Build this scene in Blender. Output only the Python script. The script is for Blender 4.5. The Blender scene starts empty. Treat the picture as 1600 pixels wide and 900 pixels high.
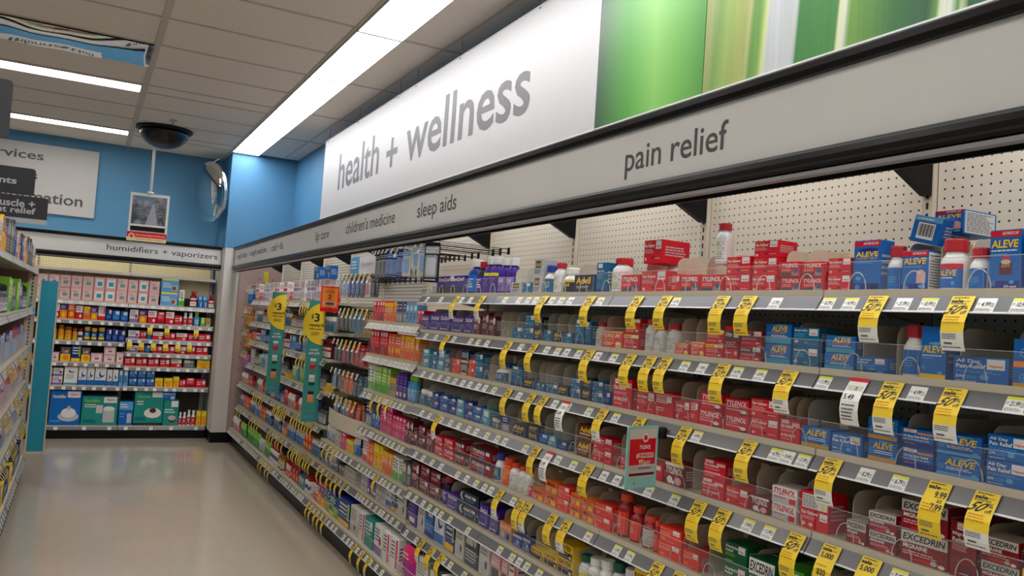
import bpy, bmesh, math, random
from mathutils import Matrix, Vector
random.seed(7)
S = bpy.context.scene
COL = S.collection
# ------------------------------------------------------------------ camera
F_PX, YAW, PITCH, ROLL, H = 1268.23, 0.4845, 0.0459, 0.0677, 1.5431
fwd = Vector((math.sin(YAW)*math.cos(PITCH), math.cos(YAW)*math.cos(PITCH), math.sin(PITCH)))
r0 = Vector((math.cos(YAW), -math.sin(YAW), 0)); u0 = r0.cross(fwd)
rt = r0*math.cos(ROLL)+u0*math.sin(ROLL); up = -r0*math.sin(ROLL)+u0*math.cos(ROLL)
cd = bpy.data.cameras.new('camera'); cam = bpy.data.objects.new('camera', cd); COL.objects.link(cam)
cd.sensor_width = 36; cd.lens = F_PX*36/1600; cd.clip_start = .05
M = Matrix((rt, up, -fwd)).transposed().to_4x4(); M.translation = (0, 0, H); cam.matrix_world = M
S.camera = cam
S.view_settings.view_transform = 'Standard'; S.view_settings.look = 'None'
S.view_settings.gamma = 1; S.view_settings.use_curve_mapping = False
S.view_settings.exposure = 0.5
w = bpy.data.worlds.new('world'); S.world = w; w.use_nodes = True
w.node_tree.nodes['Background'].inputs[0].default_value = (.5, .5, .52, 1)
w.node_tree.nodes['Background'].inputs[1].default_value = .1
LIGHT_STRIP, LIGHT_PANEL = 8.7, 10.5
ZC = 3.307

def yof(px, X, z):      # the y of the point of the line (X, ., z) seen at that column of the photograph
    a = (px-800)/F_PX; v = rt-fwd*a
    return -(v.x*X+v.z*(z-H))/v.y
def zof(py, X, y):
    b = (450-py)/F_PX; v = up-fwd*b
    return H-(v.x*X+v.y*y)/v.z
def xof(px, Y, z):
    a = (px-800)/F_PX; v = rt-fwd*a
    return -(v.y*Y+v.z*(z-H))/v.x
# ------------------------------------------------------------------ materials
def lin(h):
    h = h.lstrip('#'); o = []
    for i in (0, 2, 4):
        c = int(h[i:i+2], 16)/255
        o.append(c/12.92 if c <= .04045 else ((c+.055)/1.055)**2.4)
    return (*o, 1)
MATS = {}
def mat(key, col=None, rough=.5, metal=0, **k):
    if key in MATS: return MATS[key]
    m = bpy.data.materials.new(key); m.use_nodes = True
    b = m.node_tree.nodes['Principled BSDF']
    b.inputs['Base Color'].default_value = lin(col or 'aaaaaa')
    b.inputs['Roughness'].default_value = rough; b.inputs['Metallic'].default_value = metal
    if 'emit' in k:
        b.inputs['Emission Color'].default_value = lin(k.get('ecol', 'ffffff')); b.inputs['Emission Strength'].default_value = k['emit']
    if 'coat' in k: b.inputs['Coat Weight'].default_value = k['coat']; b.inputs['Coat Roughness'].default_value = .08
    if 'trans' in k: b.inputs['Transmission Weight'].default_value = k['trans']
    if k.get('noise'):      # faint procedural unevenness of the surface
        nt = m.node_tree; n = nt.nodes.new('ShaderNodeTexNoise'); n.inputs['Scale'].default_value = k.get('nscale', 30)
        tc = nt.nodes.new('ShaderNodeTexCoord'); nt.links.new(tc.outputs['Object'], n.inputs['Vector'])
        r = nt.nodes.new('ShaderNodeValToRGB'); c = lin(col); a = k['noise']
        r.color_ramp.elements[0].position = .3; r.color_ramp.elements[1].position = .7
        r.color_ramp.elements[0].color = (*[x*(1-a) for x in c[:3]], 1); r.color_ramp.elements[1].color = (*[min(1, x*(1+a)) for x in c[:3]], 1)
        nt.links.new(n.outputs[0], r.inputs[0]); nt.links.new(r.outputs[0], b.inputs['Base Color'])
    MATS[key] = m
    return m
PAL = dict(red='c8202c', dred='86141f', mar='6b1f2e', white='e6e4e0', off='cfcabf', blue='1260b4', dblue='16307a', navy='141c38', teal='14688c', lteal='3f9ab8',
           sky='5fa3d6', yel='f0c81e', lyel='e8dc3a', gold='d79a1c', org='e8632a', ored='e0402a', pink='d85a8a', lpink='e8b0ae', hot='d83c78', purple='4b2f86', lpur='8a70b4',
           green='5fae3c', dgreen='12603a', lime='8cc63e', black='17171a', grey='8c8c90', dgrey='4a4b50', lgrey='bcbcbe', brown='5c2a1c', tan='b89c70', amber='8a4a18', tealg='1b8f84', mag='b0288c', cream='e0d3a8', orange='ef8a32')
PAL.update(red='d8122a', dred='8e0c1c', mar='66142a', blue='0667b9', dblue='102c84', teal='0a6690', org='ee5a1e', ored='ea3520', yel='f8c80c', hot='e0246e', purple='45208c', green='4cb028', dgreen='065c34')
for k_, v_ in PAL.items(): mat(k_, v_, .42).node_tree.nodes['Principled BSDF'].inputs['Specular IOR Level'].default_value = .3
mat('beige', 'cdc3ae', .5, noise=.04); mat('shelf', 'c2b9a5', .45); mat('rail', '6c6c70', .3, .1); mat('railw', 'd8d8d8', .3)
mat('tagw', 'ecebe6', .5); mat('tagy', 'f2cf2a', .5); mat('tagyl', 'e4e03a', .5); mat('ink', '26262a', .6); mat('inkg', '5f5f62', .6)
mat('blackm', '121213', .42); mat('blackg', '101012', .3); mat('hdr', 'dad8d6', .45, noise=.015, nscale=4); mat('signw', 'b8b7b6', .5); mat('letter', '4b4a4c', .5); mat('letterg', '5c5b5e', .5)
mat('wall_blue', '4c86ae', .55, noise=.03, nscale=3); mat('colw', 'cfcac4', .5, noise=.02, nscale=4); mat('brownp', 'a58c82', .6, noise=.05, nscale=9)
mat('ceil', 'ddd3c8', .85, noise=.04, nscale=60); mat('tbar', 'bdb3a8', .6); mat('kick', '0c0c0d', .4); mat('pegy', 'd8cc9c', .5); mat('steel', 'b8b8ba', .25, .9)
mat('wire', '1a1a1c', .35, .5); mat('chrome', 'f0f0f0', .06, 1); mat('mirror', 'd8d8d8', .02, 1); mat('tealsign', '3a8f87', .5); mat('tealp', '1490aa', .45); mat('plastic_w', 'dcdad4', .4)
mat('greysign', '3f4045', .5); mat('hole', '2a231a', .8)
mat('slatw', 'c8c0ae', .5)
def acrylic(key, tint, fac):
    m = bpy.data.materials.new(key); m.use_nodes = True; nt = m.node_tree; nt.nodes.clear()
    o = nt.nodes.new('ShaderNodeOutputMaterial'); mx = nt.nodes.new('ShaderNodeMixShader'); t = nt.nodes.new('ShaderNodeBsdfTransparent')
    p = nt.nodes.new('ShaderNodeBsdfPrincipled'); p.inputs['Base Color'].default_value = lin(tint); p.inputs['Roughness'].default_value = .12
    mx.inputs[0].default_value = fac
    nt.links.new(t.outputs[0], mx.inputs[1]); nt.links.new(p.outputs[0], mx.inputs[2]); nt.links.new(mx.outputs[0], o.inputs[0]); MATS[key] = m
for q_ in ('blackm', 'blackg', 'kick', 'greysign', 'domeblk', 'railw'):
    if q_ in MATS: MATS[q_].node_tree.nodes['Principled BSDF'].inputs['Specular IOR Level'].default_value = .18
acrylic('acrylic', 'c8c8c8', .055); acrylic('acrylic_edge', 'e0e0e0', .4); acrylic('bubble', 'd0d4da', .3)
# ------------------------------------------------------------------ mesh builder
TX = {}
def text_geo(s, off=.012):
    if (s, off) in TX: return TX[s, off]
    c = bpy.data.curves.new('t', 'FONT'); c.body = s; c.resolution_u = 3; c.fill_mode = 'FRONT'; c.offset = off
    o = bpy.data.objects.new('t', c); COL.objects.link(o)
    bpy.context.view_layer.update()
    me = o.to_mesh(); v = [(p.co.x, p.co.y) for p in me.vertices]; f = [tuple(p.vertices) for p in me.polygons]
    o.to_mesh_clear(); bpy.data.objects.remove(o); bpy.data.curves.remove(c)
    x0 = min(p[0] for p in v); x1 = max(p[0] for p in v); z0 = min(p[1] for p in v); z1 = max(p[1] for p in v)
    v = [((p[0]-x0)/(x1-x0), (p[1]-z0)/(z1-z0)) for p in v]
    TX[s, off] = (v, f, (x1-x0)/(z1-z0)); return TX[s, off]
class MB:
    def __init__(s): s.v = []; s.f = []; s.m = []; s.slots = []; s.smooth = []; s.fn = None
    def slot(s, m):
        if m not in s.slots: s.slots.append(m)
        return s.slots.index(m)
    def add(s, vs, fs, m, smooth=False):
        b = len(s.v); s.v += [s.fn(p) if s.fn else p for p in vs]; k = s.slot(m)
        for f in fs: s.f.append(tuple(b+i for i in f)); s.m.append(k); s.smooth.append(smooth)
        return s
    def box(s, x0, x1, y0, y1, z0, z1, m):
        vs = [(x, y, z) for x in (x0, x1) for y in (y0, y1) for z in (z0, z1)]
        return s.add(vs, [(0, 1, 3, 2), (4, 6, 7, 5), (0, 4, 5, 1), (2, 3, 7, 6), (0, 2, 6, 4), (1, 5, 7, 3)], m)
    def cbox(s, x0, x1, y0, y1, z0, z1, m, b):        # chamfered box
        bm = bmesh.new(); bmesh.ops.create_cube(bm, size=1)
        for v in bm.verts: v.co = (x0+(v.co.x+.5)*(x1-x0), y0+(v.co.y+.5)*(y1-y0), z0+(v.co.z+.5)*(z1-z0))
        bmesh.ops.bevel(bm, geom=bm.edges[:], offset=b, segments=1, affect='EDGES')
        bm.verts.index_update(); s.add([tuple(v.co) for v in bm.verts], [tuple(v.index for v in f.verts) for f in bm.faces], m); bm.free(); return s
    def quad(s, a, b, c, d, m): return s.add([a, b, c, d], [(0, 1, 2, 3)], m)
    def prism(s, pts, y0, y1, m, axis='y'):            # polygon in xz, extruded in y (or yz in x, or xy in z)
        n = len(pts)
        mk = {'y': lambda p, t: (p[0], t, p[1]), 'x': lambda p, t: (t, p[0], p[1]), 'z': lambda p, t: (p[0], p[1], t)}[axis]
        vs = [mk(p, y0) for p in pts]+[mk(p, y1) for p in pts]
        return s.add(vs, [tuple(range(n)), tuple(range(2*n-1, n-1, -1))]+[(i, i+n, (i+1) % n+n, (i+1) % n) for i in range(n)], m)
    def lathe(s, prof, m, n=20, cx=0, cy=0, smooth=True, rib=0):
        vs = []
        for r, z in prof:
            for i in range(n):
                a = 2*math.pi*i/n; rr = r*(1-rib*(i % 2)); vs.append((cx+rr*math.cos(a), cy+rr*math.sin(a), z))
        k = len(prof); fs = [(j*n+i, j*n+(i+1) % n, (j+1)*n+(i+1) % n, (j+1)*n+i) for j in range(k-1) for i in range(n)]
        fs += [tuple(range(n-1, -1, -1)), tuple((k-1)*n+i for i in range(n))]
        return s.add(vs, fs, m, smooth)
    def tube(s, pts, r, m, n=6):
        vs = []; P = [Vector(p) for p in pts]
        for i, p in enumerate(P):
            d = (P[min(i+1, len(P)-1)]-P[max(i-1, 0)]).normalized()
            a = d.orthogonal().normalized() if abs(d.z) > .9 else Vector((0, 0, 1)).cross(d).normalized(); b = d.cross(a)
            vs += [tuple(p+a*r*math.cos(2*math.pi*k/n)+b*r*math.sin(2*math.pi*k/n)) for k in range(n)]
        L = len(P); fs = [(j*n+i, j*n+(i+1) % n, (j+1)*n+(i+1) % n, (j+1)*n+i) for j in range(L-1) for i in range(n)]
        fs += [tuple(range(n-1, -1, -1)), tuple((L-1)*n+i for i in range(n))]
        return s.add(vs, fs, m, True)
    # flat print on the plane y = yy, facing -y
    def rect(s, x0, x1, z0, z1, yy, m): return s.quad((x0, yy, z0), (x1, yy, z0), (x1, yy, z1), (x0, yy, z1), m)
    def oval(s, cx, cz, rx, rz, yy, m, n=16, a0=0, a1=2*math.pi): return s.add([(cx+rx*math.cos(a0+(a1-a0)*i/n), yy, cz+rz*math.sin(a0+(a1-a0)*i/n)) for i in range(n)], [tuple(range(n))], m)
    def text(s, t, x0, x1, z0, z1, yy, m, shear=0, off=.026):
        v, f, _ = text_geo(t, off)
        return s.add([(x0+p[0]*(x1-x0)+shear*(p[1]-.5)*(z1-z0), yy, z0+p[1]*(z1-z0)) for p in v], f, m)
    def lines(s, x0, x1, z0, z1, n, yy, m):
        rng = random.Random(int((x0+z0)*9999)+n); dz = (z1-z0)/n
        for i in range(n):
            x = x0; e = x1-rng.random()*.25*(x1-x0)
            while x < e:
                l = (.06+.14*rng.random())*(x1-x0); s.rect(x, min(x+l, e), z0+dz*(i+.28), z0+dz*(i+.75), yy, m); x += l+.025*(x1-x0)
        return s
    def mesh(s, name):
        me = bpy.data.meshes.new(name); me.from_pydata(s.v, [], s.f)
        for k in s.slots: me.materials.append(MATS[k])
        me.polygons.foreach_set('material_index', s.m); me.polygons.foreach_set('use_smooth', s.smooth); me.update(); return me
    def obj(s, name, parent=None, loc=None, rz=0):
        o = bpy.data.objects.new(name, s.mesh(name)); COL.objects.link(o)
        if parent: o.parent = parent
        if loc: o.location = loc
        if rz: o.rotation_euler.z = rz
        return o
LABELS = set()
def tag(o, label, cat, group=None):
    n = len(label.split())
    if n > 16 or n < 4: print('LABELLEN', n, label)
    if label in LABELS: print('DUPLABEL', label)
    LABELS.add(label); o['label'] = label; o['category'] = cat
    if group: o['group'] = group
    return o
def empty(name, loc, label, cat, group=None, rz=0):
    o = bpy.data.objects.new(name, None); COL.objects.link(o); o.location = loc; o.rotation_euler.z = rz
    return tag(o, label, cat, group)
def struct(o): o['kind'] = 'structure'; return o
def inst(me, name, parent=None, loc=(0, 0, 0), rot=(0, 0, 0), sc=(1, 1, 1)):
    o = bpy.data.objects.new(name, me); COL.objects.link(o); o.parent = parent; o.location = loc; o.rotation_euler = rot; o.scale = sc; return o
def copy_tree(o, parent=None):
    c = o.copy(); COL.objects.link(c)
    if parent: c.parent = parent
    for ch in list(o.children): copy_tree(ch, c)
    return c
ORD = 'first second third fourth fifth sixth seventh eighth ninth tenth eleventh twelfth thirteenth fourteenth fifteenth sixteenth seventeenth eighteenth nineteenth twentieth'.split()
def nth(i):
    if i < 20: return ORD[i]
    t = ['twenty', 'thirty', 'forty', 'fifty'][(i+1)//10-2]
    return t+'-'+ORD[(i+1) % 10-1] if (i+1) % 10 else {'twenty': 'twentieth', 'thirty': 'thirtieth', 'forty': 'fortieth', 'fifty': 'fiftieth'}[t]
RZ = -math.pi/2        # things of the right-hand run face the aisle (-x)
# ------------------------------------------------------------------ the room
XW, YF, XL, YB = 2.11, 10.36, -5.0, -3.6
fl = MB().box(XL, XW, YB, YF, -.1, 0, 'colw').obj('floor'); struct(fl)
m = bpy.data.materials.new('vinyl_tile'); m.use_nodes = True; nt = m.node_tree; b = nt.nodes['Principled BSDF']
tc = nt.nodes.new('ShaderNodeTexCoord'); br = nt.nodes.new('ShaderNodeTexBrick'); br.offset = 0
br.inputs['Scale'].default_value = 1; br.inputs['Brick Width'].default_value = .305; br.inputs['Row Height'].default_value = .305; br.inputs['Mortar Size'].default_value = .0012
br.inputs['Color1'].default_value = lin('b9ad9b'); br.inputs['Color2'].default_value = lin('b5a996'); br.inputs['Mortar'].default_value = lin('a89d8d')
nz = nt.nodes.new('ShaderNodeTexNoise'); nz.inputs['Scale'].default_value = 45; nz.inputs['Detail'].default_value = 6
mx = nt.nodes.new('ShaderNodeMixRGB'); mx.blend_type = 'MULTIPLY'; mx.inputs[0].default_value = .35
rp = nt.nodes.new('ShaderNodeValToRGB'); rp.color_ramp.elements[0].position = .35; rp.color_ramp.elements[1].position = .6
rp.color_ramp.elements[0].color = (.75, .72, .68, 1)
for a_, b_ in ((tc.outputs['Object'], br.inputs['Vector']), (tc.outputs['Object'], nz.inputs['Vector']), (nz.outputs[0], rp.inputs[0]), (br.outputs[0], mx.inputs[1]), (rp.outputs[0], mx.inputs[2]), (mx.outputs[0], b.inputs['Base Color'])): nt.links.new(a_, b_)
b.inputs['Roughness'].default_value = .3; b.inputs['Coat Weight'].default_value = .8; b.inputs['Coat Roughness'].default_value = .1
fl.data.materials[0] = m
struct(MB().box(XL, XW, YB, YF, ZC, ZC+.1, 'ceil').obj('ceiling'))
g = MB()
def bx(x, y0, y1, wd=.024): g.box(x-wd/2, x+wd/2, y0, y1, ZC-.006, ZC, 'tbar')
def by(y, x0, x1, wd=.022): g.box(x0, x1, y-wd/2, y+wd/2, ZC-.005, ZC, 'tbar')
bx(.315, YB, YF, .045); bx(1.352, YB, YF); bx(-.92, YB, YF, .045); bx(-2.14, YB, YF); bx(-3.36, YB, YF, .045); bx(1.945, YB, 9.66, .012)
y = 9.35
ys = [9.35, 8.737, 8.15, 7.53, 7.262, 6.675, 6.064, 5.455]+[5.455-.61*i for i in range(1, 15)]
for y in ys: by(y, XL, 1.36)
by(9.61, XL, 1.36)
for k in range(-6, 5): by(9.64-1.19*k if k >= 0 else 9.64, 1.66, XW)
by(2.5, 1.66, XW); by(1.31, 1.66, XW)
struct(g.obj('trim_1'))
struct(MB().box(XW, XW+.1, YB, YF+.1, 0, ZC+.1, 'wall_blue').obj('wall_right'))
struct(MB().box(XL-.1, XW, YF, YF+.1, 0, ZC+.1, 'wall_blue').obj('wall_far'))
struct(MB().box(XL-.1, XL, YB, YF, 0, ZC+.1, 'wall_blue').obj('wall_left'))
struct(MB().box(XL-.1, XW+.1, YB-.1, YB, 0, ZC+.1, 'colw').obj('wall_back'))
struct(MB().box(1.378, XW, 9.67, YF, 2.205, ZC, 'wall_blue').obj('wall_bulkhead'))
c = MB().box(1.388, 1.556, 9.672, YF, .1, 2.205, 'colw').box(1.556, XW, 9.70, YF, .1, 2.205, 'colw'); struct(c.obj('wall_column'))
struct(MB().box(1.384, 1.57, 9.66, 10.3, 0, .115, 'kick').obj('baseboard_column'))

# ceiling lights
def light(x0, x1, y0, y1, label, group, st):
    o = empty('ceiling_light', ((x0+x1)/2, (y0+y1)/2, ZC), label, 'ceiling light', group)
    hx, hy = (x1-x0)/2, (y1-y0)/2; f = MB(); t = .008
    for a in ((-hx, hx, -hy, -hy+t), (-hx, hx, hy-t, hy), (-hx, -hx+t, -hy+t, hy-t), (hx-t, hx, -hy+t, hy-t)): f.box(*a, -.014, -.001, 'tbar')
    f.obj('frame', o)
    MB().box(-hx+t, hx-t, -hy+t, hy-t, -.010, -.002, st).obj('diffuser', o)
mat('tube_strip', 'ffffff', .5, emit=LIGHT_STRIP, ecol='fdfcff'); mat('tube_panel', 'ffffff', .5, emit=LIGHT_PANEL, ecol='fffaf2')
j = [9.64]+[9.64-1.19*k for k in range(1, 11)]
for k in range(10):
    light(1.362, 1.664, j[k+1]+.003, j[k]-.003, f'white ceiling light, {nth(k)} panel of the long strip counted from the column', 'panels of the long ceiling light strip', 'tube_strip')
for (y0, y1, nm) in ((9.36, 9.60, 'nearest the blue far wall'), (7.27, 7.525, 'just beyond the ceiling mirror')):
    light(-.9, .29, y0, y1, 'short white ceiling light panel '+nm, 'cross-aisle ceiling lights', 'tube_panel')
for i, yy in enumerate((4.2, 2.6, 1.0, -.6, -2.2)): light(-.9, .29, yy, yy+.25, f'{nth(i)} ceiling light above the aisle behind the picture edge', 'cross-aisle ceiling lights', 'tube_panel')
for i, yy in enumerate((9.36, 7.27, 5.6, 4.2, 2.8, 1.4, 0, -1.4, -2.8)): light(-3.3, -2.2, yy, yy+.25, f'{nth(i)} ceiling light over the next aisle, counted from the far wall', 'ceiling lights of the next aisle', 'tube_panel')
# mirrored ceiling tile, slightly bowed
g = MB(); n = 16; vs = []; x0, x1 = -.905, .295
for i in range(n+1):
    for q in range(5):
        X = x0+(x1-x0)*i/n; Y = 6.075+.585*q/4; vs.append((X, Y, ZC-.012-.010*math.sin(math.pi*i/n)*math.sin(math.pi*q/4)-.003*math.sin(i*1.3)))
g.add(vs, [(i*5+q, (i+1)*5+q, (i+1)*5+q+1, i*5+q+1) for i in range(n) for q in range(4)], 'mirror', True)
g.box(x0, x1, 6.072, 6.076, ZC-.014, ZC-.001, 'blackm')
tag(g.obj('ceiling_mirror'), 'mirrored ceiling tile reflecting the far shelves, beside the lamps', 'mirror')
# camera dome, sprinkler
o = empty('security_dome', (.60, 8.98, ZC), 'black security camera dome on the ceiling above the hanging monitor', 'security camera')
mat('domeblk', '050506', .3)
MB().lathe([(.26, -.03), (.27, -.022), (.27, -.007), (.25, -.001)], 'blackm', 32).obj('flange', o)
MB().lathe([(.235*math.cos(a*math.pi/16), -.03-.175*math.sin(a*math.pi/16)) for a in range(7, -1, -1)], 'domeblk', 32).obj('dome', o)
g = MB().lathe([(.004, -.05), (.02, -.048), (.02, -.045), (.006, -.042), (.006, -.02), (.03, -.012), (.034, -.001)], 'steel', 14)
tag(g.obj('sprinkler_head', loc=(.638, 8.483, ZC)), 'small metal sprinkler head on the ceiling near the black dome', 'sprinkler')
# monitor on its pole
Y = 9.2; cx = .535
o = empty('hanging_monitor', (cx, Y, 2.65), 'white boxy security monitor hanging from the ceiling on a white pole', 'monitor', rz=math.radians(-6))
MB().lathe([(.013, .012), (.013, ZC-2.65-.012)], 'plastic_w', 12).lathe([(.03, .0), (.03, .02)], 'plastic_w', 12).lathe([(.05, ZC-2.65-.014), (.05, ZC-2.65-.001)], 'plastic_w', 14).obj('pole', o)
f = MB(); f.cbox(-.185, .185, .022, .11, -.41, 0, 'plastic_w', .008)
for a in ((-.185, .185, -.03, 0), (-.185, .185, -.345, -.325), (-.185, -.165, -.41, -.03), (.165, .185, -.41, -.03)): f.box(a[0], a[1], 0, .024, a[2], a[3], 'plastic_w')
f.box(-.165, .165, .012, .022, -.39, -.345, 'blackm'); f.obj('housing', o)
mm = bpy.data.materials.new('screen_picture'); mm.use_nodes = True; nt = mm.node_tree; b = nt.nodes['Principled BSDF']
tc = nt.nodes.new('ShaderNodeTexCoord'); wv = nt.nodes.new('ShaderNodeTexGradient'); wv.gradient_type = 'RADIAL'; mp = nt.nodes.new('ShaderNodeMapping')
mp.inputs['Rotation'].default_value = (math.pi/2, 0, 0); mp.inputs['Location'].default_value = (0, 0, 0)
nz = nt.nodes.new('ShaderNodeTexNoise'); nz.inputs['Scale'].default_value = 18; cr = nt.nodes.new('ShaderNodeValToRGB')
cr.color_ramp.elements[0].color = lin('17181c'); cr.color_ramp.elements[0].position = .35; cr.color_ramp.elements[1].color = lin('5c5f6c'); cr.color_ramp.elements[1].position = .75
nt.links.new(tc.outputs['Object'], nz.inputs['Vector']); nt.links.new(nz.outputs[0], cr.inputs[0]); nt.links.new(cr.outputs[0], b.inputs['Base Color'])
nt.links.new(cr.outputs[0], b.inputs['Emission Color']); b.inputs['Emission Strength'].default_value = .5; b.inputs['Roughness'].default_value = .15; MATS['screen'] = mm
mat('scr_l', '6a6c76', .3, emit=.2, ecol='9a9caa'); mat('scr_b', '3a5468', .3, emit=.2, ecol='4a7494')
f = MB().rect(-.165, .165, -.325, -.03, .014, 'screen'); f.add([(-.03, .013, -.325), (.09, .013, -.325), (.045, .013, -.10), (.03, .013, -.10)], [(0, 1, 2, 3)], 'scr_l').rect(-.14, .04, -.07, -.035, .013, 'scr_b')
f.lines(-.16, -.04, -.29, -.14, 6, .0125, 'dgrey').lines(.08, .16, -.28, -.14, 5, .0125, 'dgrey'); f.obj('screen', o)
f = MB().box(-.19, .185, -.008, 0, -.50, -.405, 'cream').rect(-.19, .185, -.46, -.405, -.0085, 'red').oval(-.145, -.452, .03, .03, -.009, 'cream').oval(-.145, -.452, .018, .018, -.0092, 'ored')
f.text('Promoting Safety and Security', -.105, .17, -.447, -.428, -.009, 'cream').text('Video Recording in Progress', -.105, .16, -.487, -.470, -.009, 'ored'); f.obj('placard', o)
# convex mirror
o = empty('convex_mirror', (1.19, 9.88, 2.84), 'round convex security mirror high in the far corner beside the column', 'mirror')
bm_ = MB(); R_ = .34; prof = [(R_*math.sin(t), .09*math.cos(t/1.15*1.2)) for t in [math.pi/2*i/10 for i in range(10, -1, -1)]]
prof = [(max(p[0], .001), p[1]-.03) for p in prof]
bm_.lathe(prof, 'mirror', 40); d = bm_.obj('mirror_dome', o)
MB().lathe([(R_-.004, -.015), (R_+.008, -.012), (R_+.008, .004), (R_-.002, .010)], 'chrome', 40).obj('rim', o)
o.rotation_euler = Vector((-.93, -.36, -.10)).to_track_quat('Z', 'Y').to_euler()
MB().tube([(0, .30, .0), (.03, .36, -.06), (.07, .40, -.12)], .008, 'steel').obj('mount_arm', o)
# ------------------------------------------------------------------ signs
def sign_board(name, y0, y1, z0, z1, m, label, extra=None):     # on x = 1.95, facing the aisle
    o = empty(name, (1.95, y1, z0), label, 'sign', rz=RZ); L = y1-y0; Hh = z1-z0
    pb = MB().box(0, L, 0, .012, 0, Hh, m).obj('panel', o)
    fr = MB().box(0, L, -.003, .015, -.006, 0, 'railw').box(0, L, -.003, .015, Hh, Hh+.004, 'railw'); fr.obj('edge_strip', o)
    if extra: extra(o, L, Hh)
    return o
def hwtext(o, L, Hh):
    for t, ya, yb, za, zb in (('health', 7.21, 6.075, 2.648, 2.98), ('+', 5.90, 5.655, 2.66, 2.885), ('wellness', 5.475, 3.65, 2.645, 2.985)):
        MB().text(t, 7.76-ya, 7.76-yb, za-2.44, zb-2.44, -.001, 'letterg', 0, .012).obj('lettering', o)
sign_board('hanging_sign', 3.025, 7.76, 2.44, 3.186, 'signw', 'long white hanging sign reading health + wellness above the shelf header', hwtext)
def ramp_mat(key, stops, zt=0.0, noise=0.0, rough=.4):
    m = bpy.data.materials.new(key); m.use_nodes = True; nt = m.node_tree; b = nt.nodes['Principled BSDF']; b.inputs['Roughness'].default_value = rough
    tc = nt.nodes.new('ShaderNodeTexCoord'); sp = nt.nodes.new('ShaderNodeSeparateXYZ'); nt.links.new(tc.outputs['Object'], sp.inputs[0])
    ml = nt.nodes.new('ShaderNodeMath'); ml.operation = 'MULTIPLY_ADD'; ml.inputs[1].default_value = zt; nt.links.new(sp.outputs['Z'], ml.inputs[0]); nt.links.new(sp.outputs['X'], ml.inputs[2])
    dv = nt.nodes.new('ShaderNodeMath'); dv.operation = 'DIVIDE'; dv.inputs[1].default_value = stops[-1][0]; nt.links.new(ml.outputs[0], dv.inputs[0])
    cr = nt.nodes.new('ShaderNodeValToRGB'); e = cr.color_ramp.elements
    L = stops[-1][0]
    e[0].position = stops[0][0]/L; e[0].color = lin(stops[0][1]); e[1].position = 1; e[1].color = lin(stops[-1][1])
    for p, c in stops[1:-1]: q = e.new(p/L); q.color = lin(c)
    nt.links.new(dv.outputs[0], cr.inputs[0]); out = cr.outputs[0]
    if noise:
        mp = nt.nodes.new('ShaderNodeMapping'); mp.inputs['Scale'].default_value = (40, 1, 1.0); nt.links.new(tc.outputs['Object'], mp.inputs[0])
        nz = nt.nodes.new('ShaderNodeTexNoise'); nz.inputs['Scale'].default_value = 1.3; nz.inputs['Detail'].default_value = 5; nt.links.new(mp.outputs[0], nz.inputs[0])
        r2 = nt.nodes.new('ShaderNodeValToRGB'); r2.color_ramp.elements[0].position = .3; r2.color_ramp.elements[0].color = (1-noise, 1-noise*.6, 1-noise, 1); r2.color_ramp.elements[1].position = .7
        nt.links.new(nz.outputs[0], r2.inputs[0]); mx = nt.nodes.new('ShaderNodeMixRGB'); mx.blend_type = 'MULTIPLY'; mx.inputs[0].default_value = 1
        nt.links.new(out, mx.inputs[1]); nt.links.new(r2.outputs[0], mx.inputs[2]); out = mx.outputs[0]
    nt.links.new(out, b.inputs['Base Color']); MATS[key] = m
ramp_mat('greenp', [(0, '0c3d16'), (.06, '19561a'), (.16, '357f1e'), (.25, '3f9420'), (.42, '7ab850'), (.56, '5fa63a'), (.70, '3f8a22')], zt=.04)
ramp_mat('leafp', [(0, '93995c'), (.05, '6f9440'), (.10, '8fa84c'), (.16, '97a04f'), (.22, 'a9ab68'), (.225, '4f8a34'), (.27, '6f9c3c'), (.29, 'd6d890'), (.305, 'bfc0c4'), (.425, 'c2c3c6'), (.43, '2f7a30'), (.59, '3f8038'),
                  (.60, 'dfe0b0'), (.62, 'd8d8c8'), (.635, '6f9a3c'), (.8, '2f6a38'), (.90, '27583a'), (.93, '6f9a3c'), (.935, 'e0e0c8'), (.965, 'dcdcd0'), (.985, '4f8a3a'), (1.0, 'd8dcb0'), (1.01, '2a5c34'), (1.5, '2f6a34'), (1.9, '5f9440'), (2.6, '2a5c34')], zt=-.07, noise=.22)
sign_board('hanging_sign', 2.312, 3.02, 2.44, 3.186, 'greenp', 'plain bright green hanging sign panel beside the leaf picture', None)
sign_board('hanging_sign', -.3, 2.308, 2.44, 3.186, 'leafp', 'hanging sign panel with a picture of green plant stalks', None)
# wires and hooks holding the hanging signs
k = 0
for y in (7.65, 6.70, 5.71, 5.35, 4.6, 3.6, 2.9, 2.45, 1.9, .9):
    g = MB().tube([(1.956, y, ZC-.007), (1.956, y, 3.21), (1.95, y-.006, 3.175), (1.938, y-.015, 3.165), (1.934, y-.02, 3.18)], .0022, 'steel', 5)
    tag(g.obj('sign_hook'), f'thin wire hook, {nth(k)} from the column, holding a hanging sign', 'hook', 'wire hooks of the hanging signs'); k += 1

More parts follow.
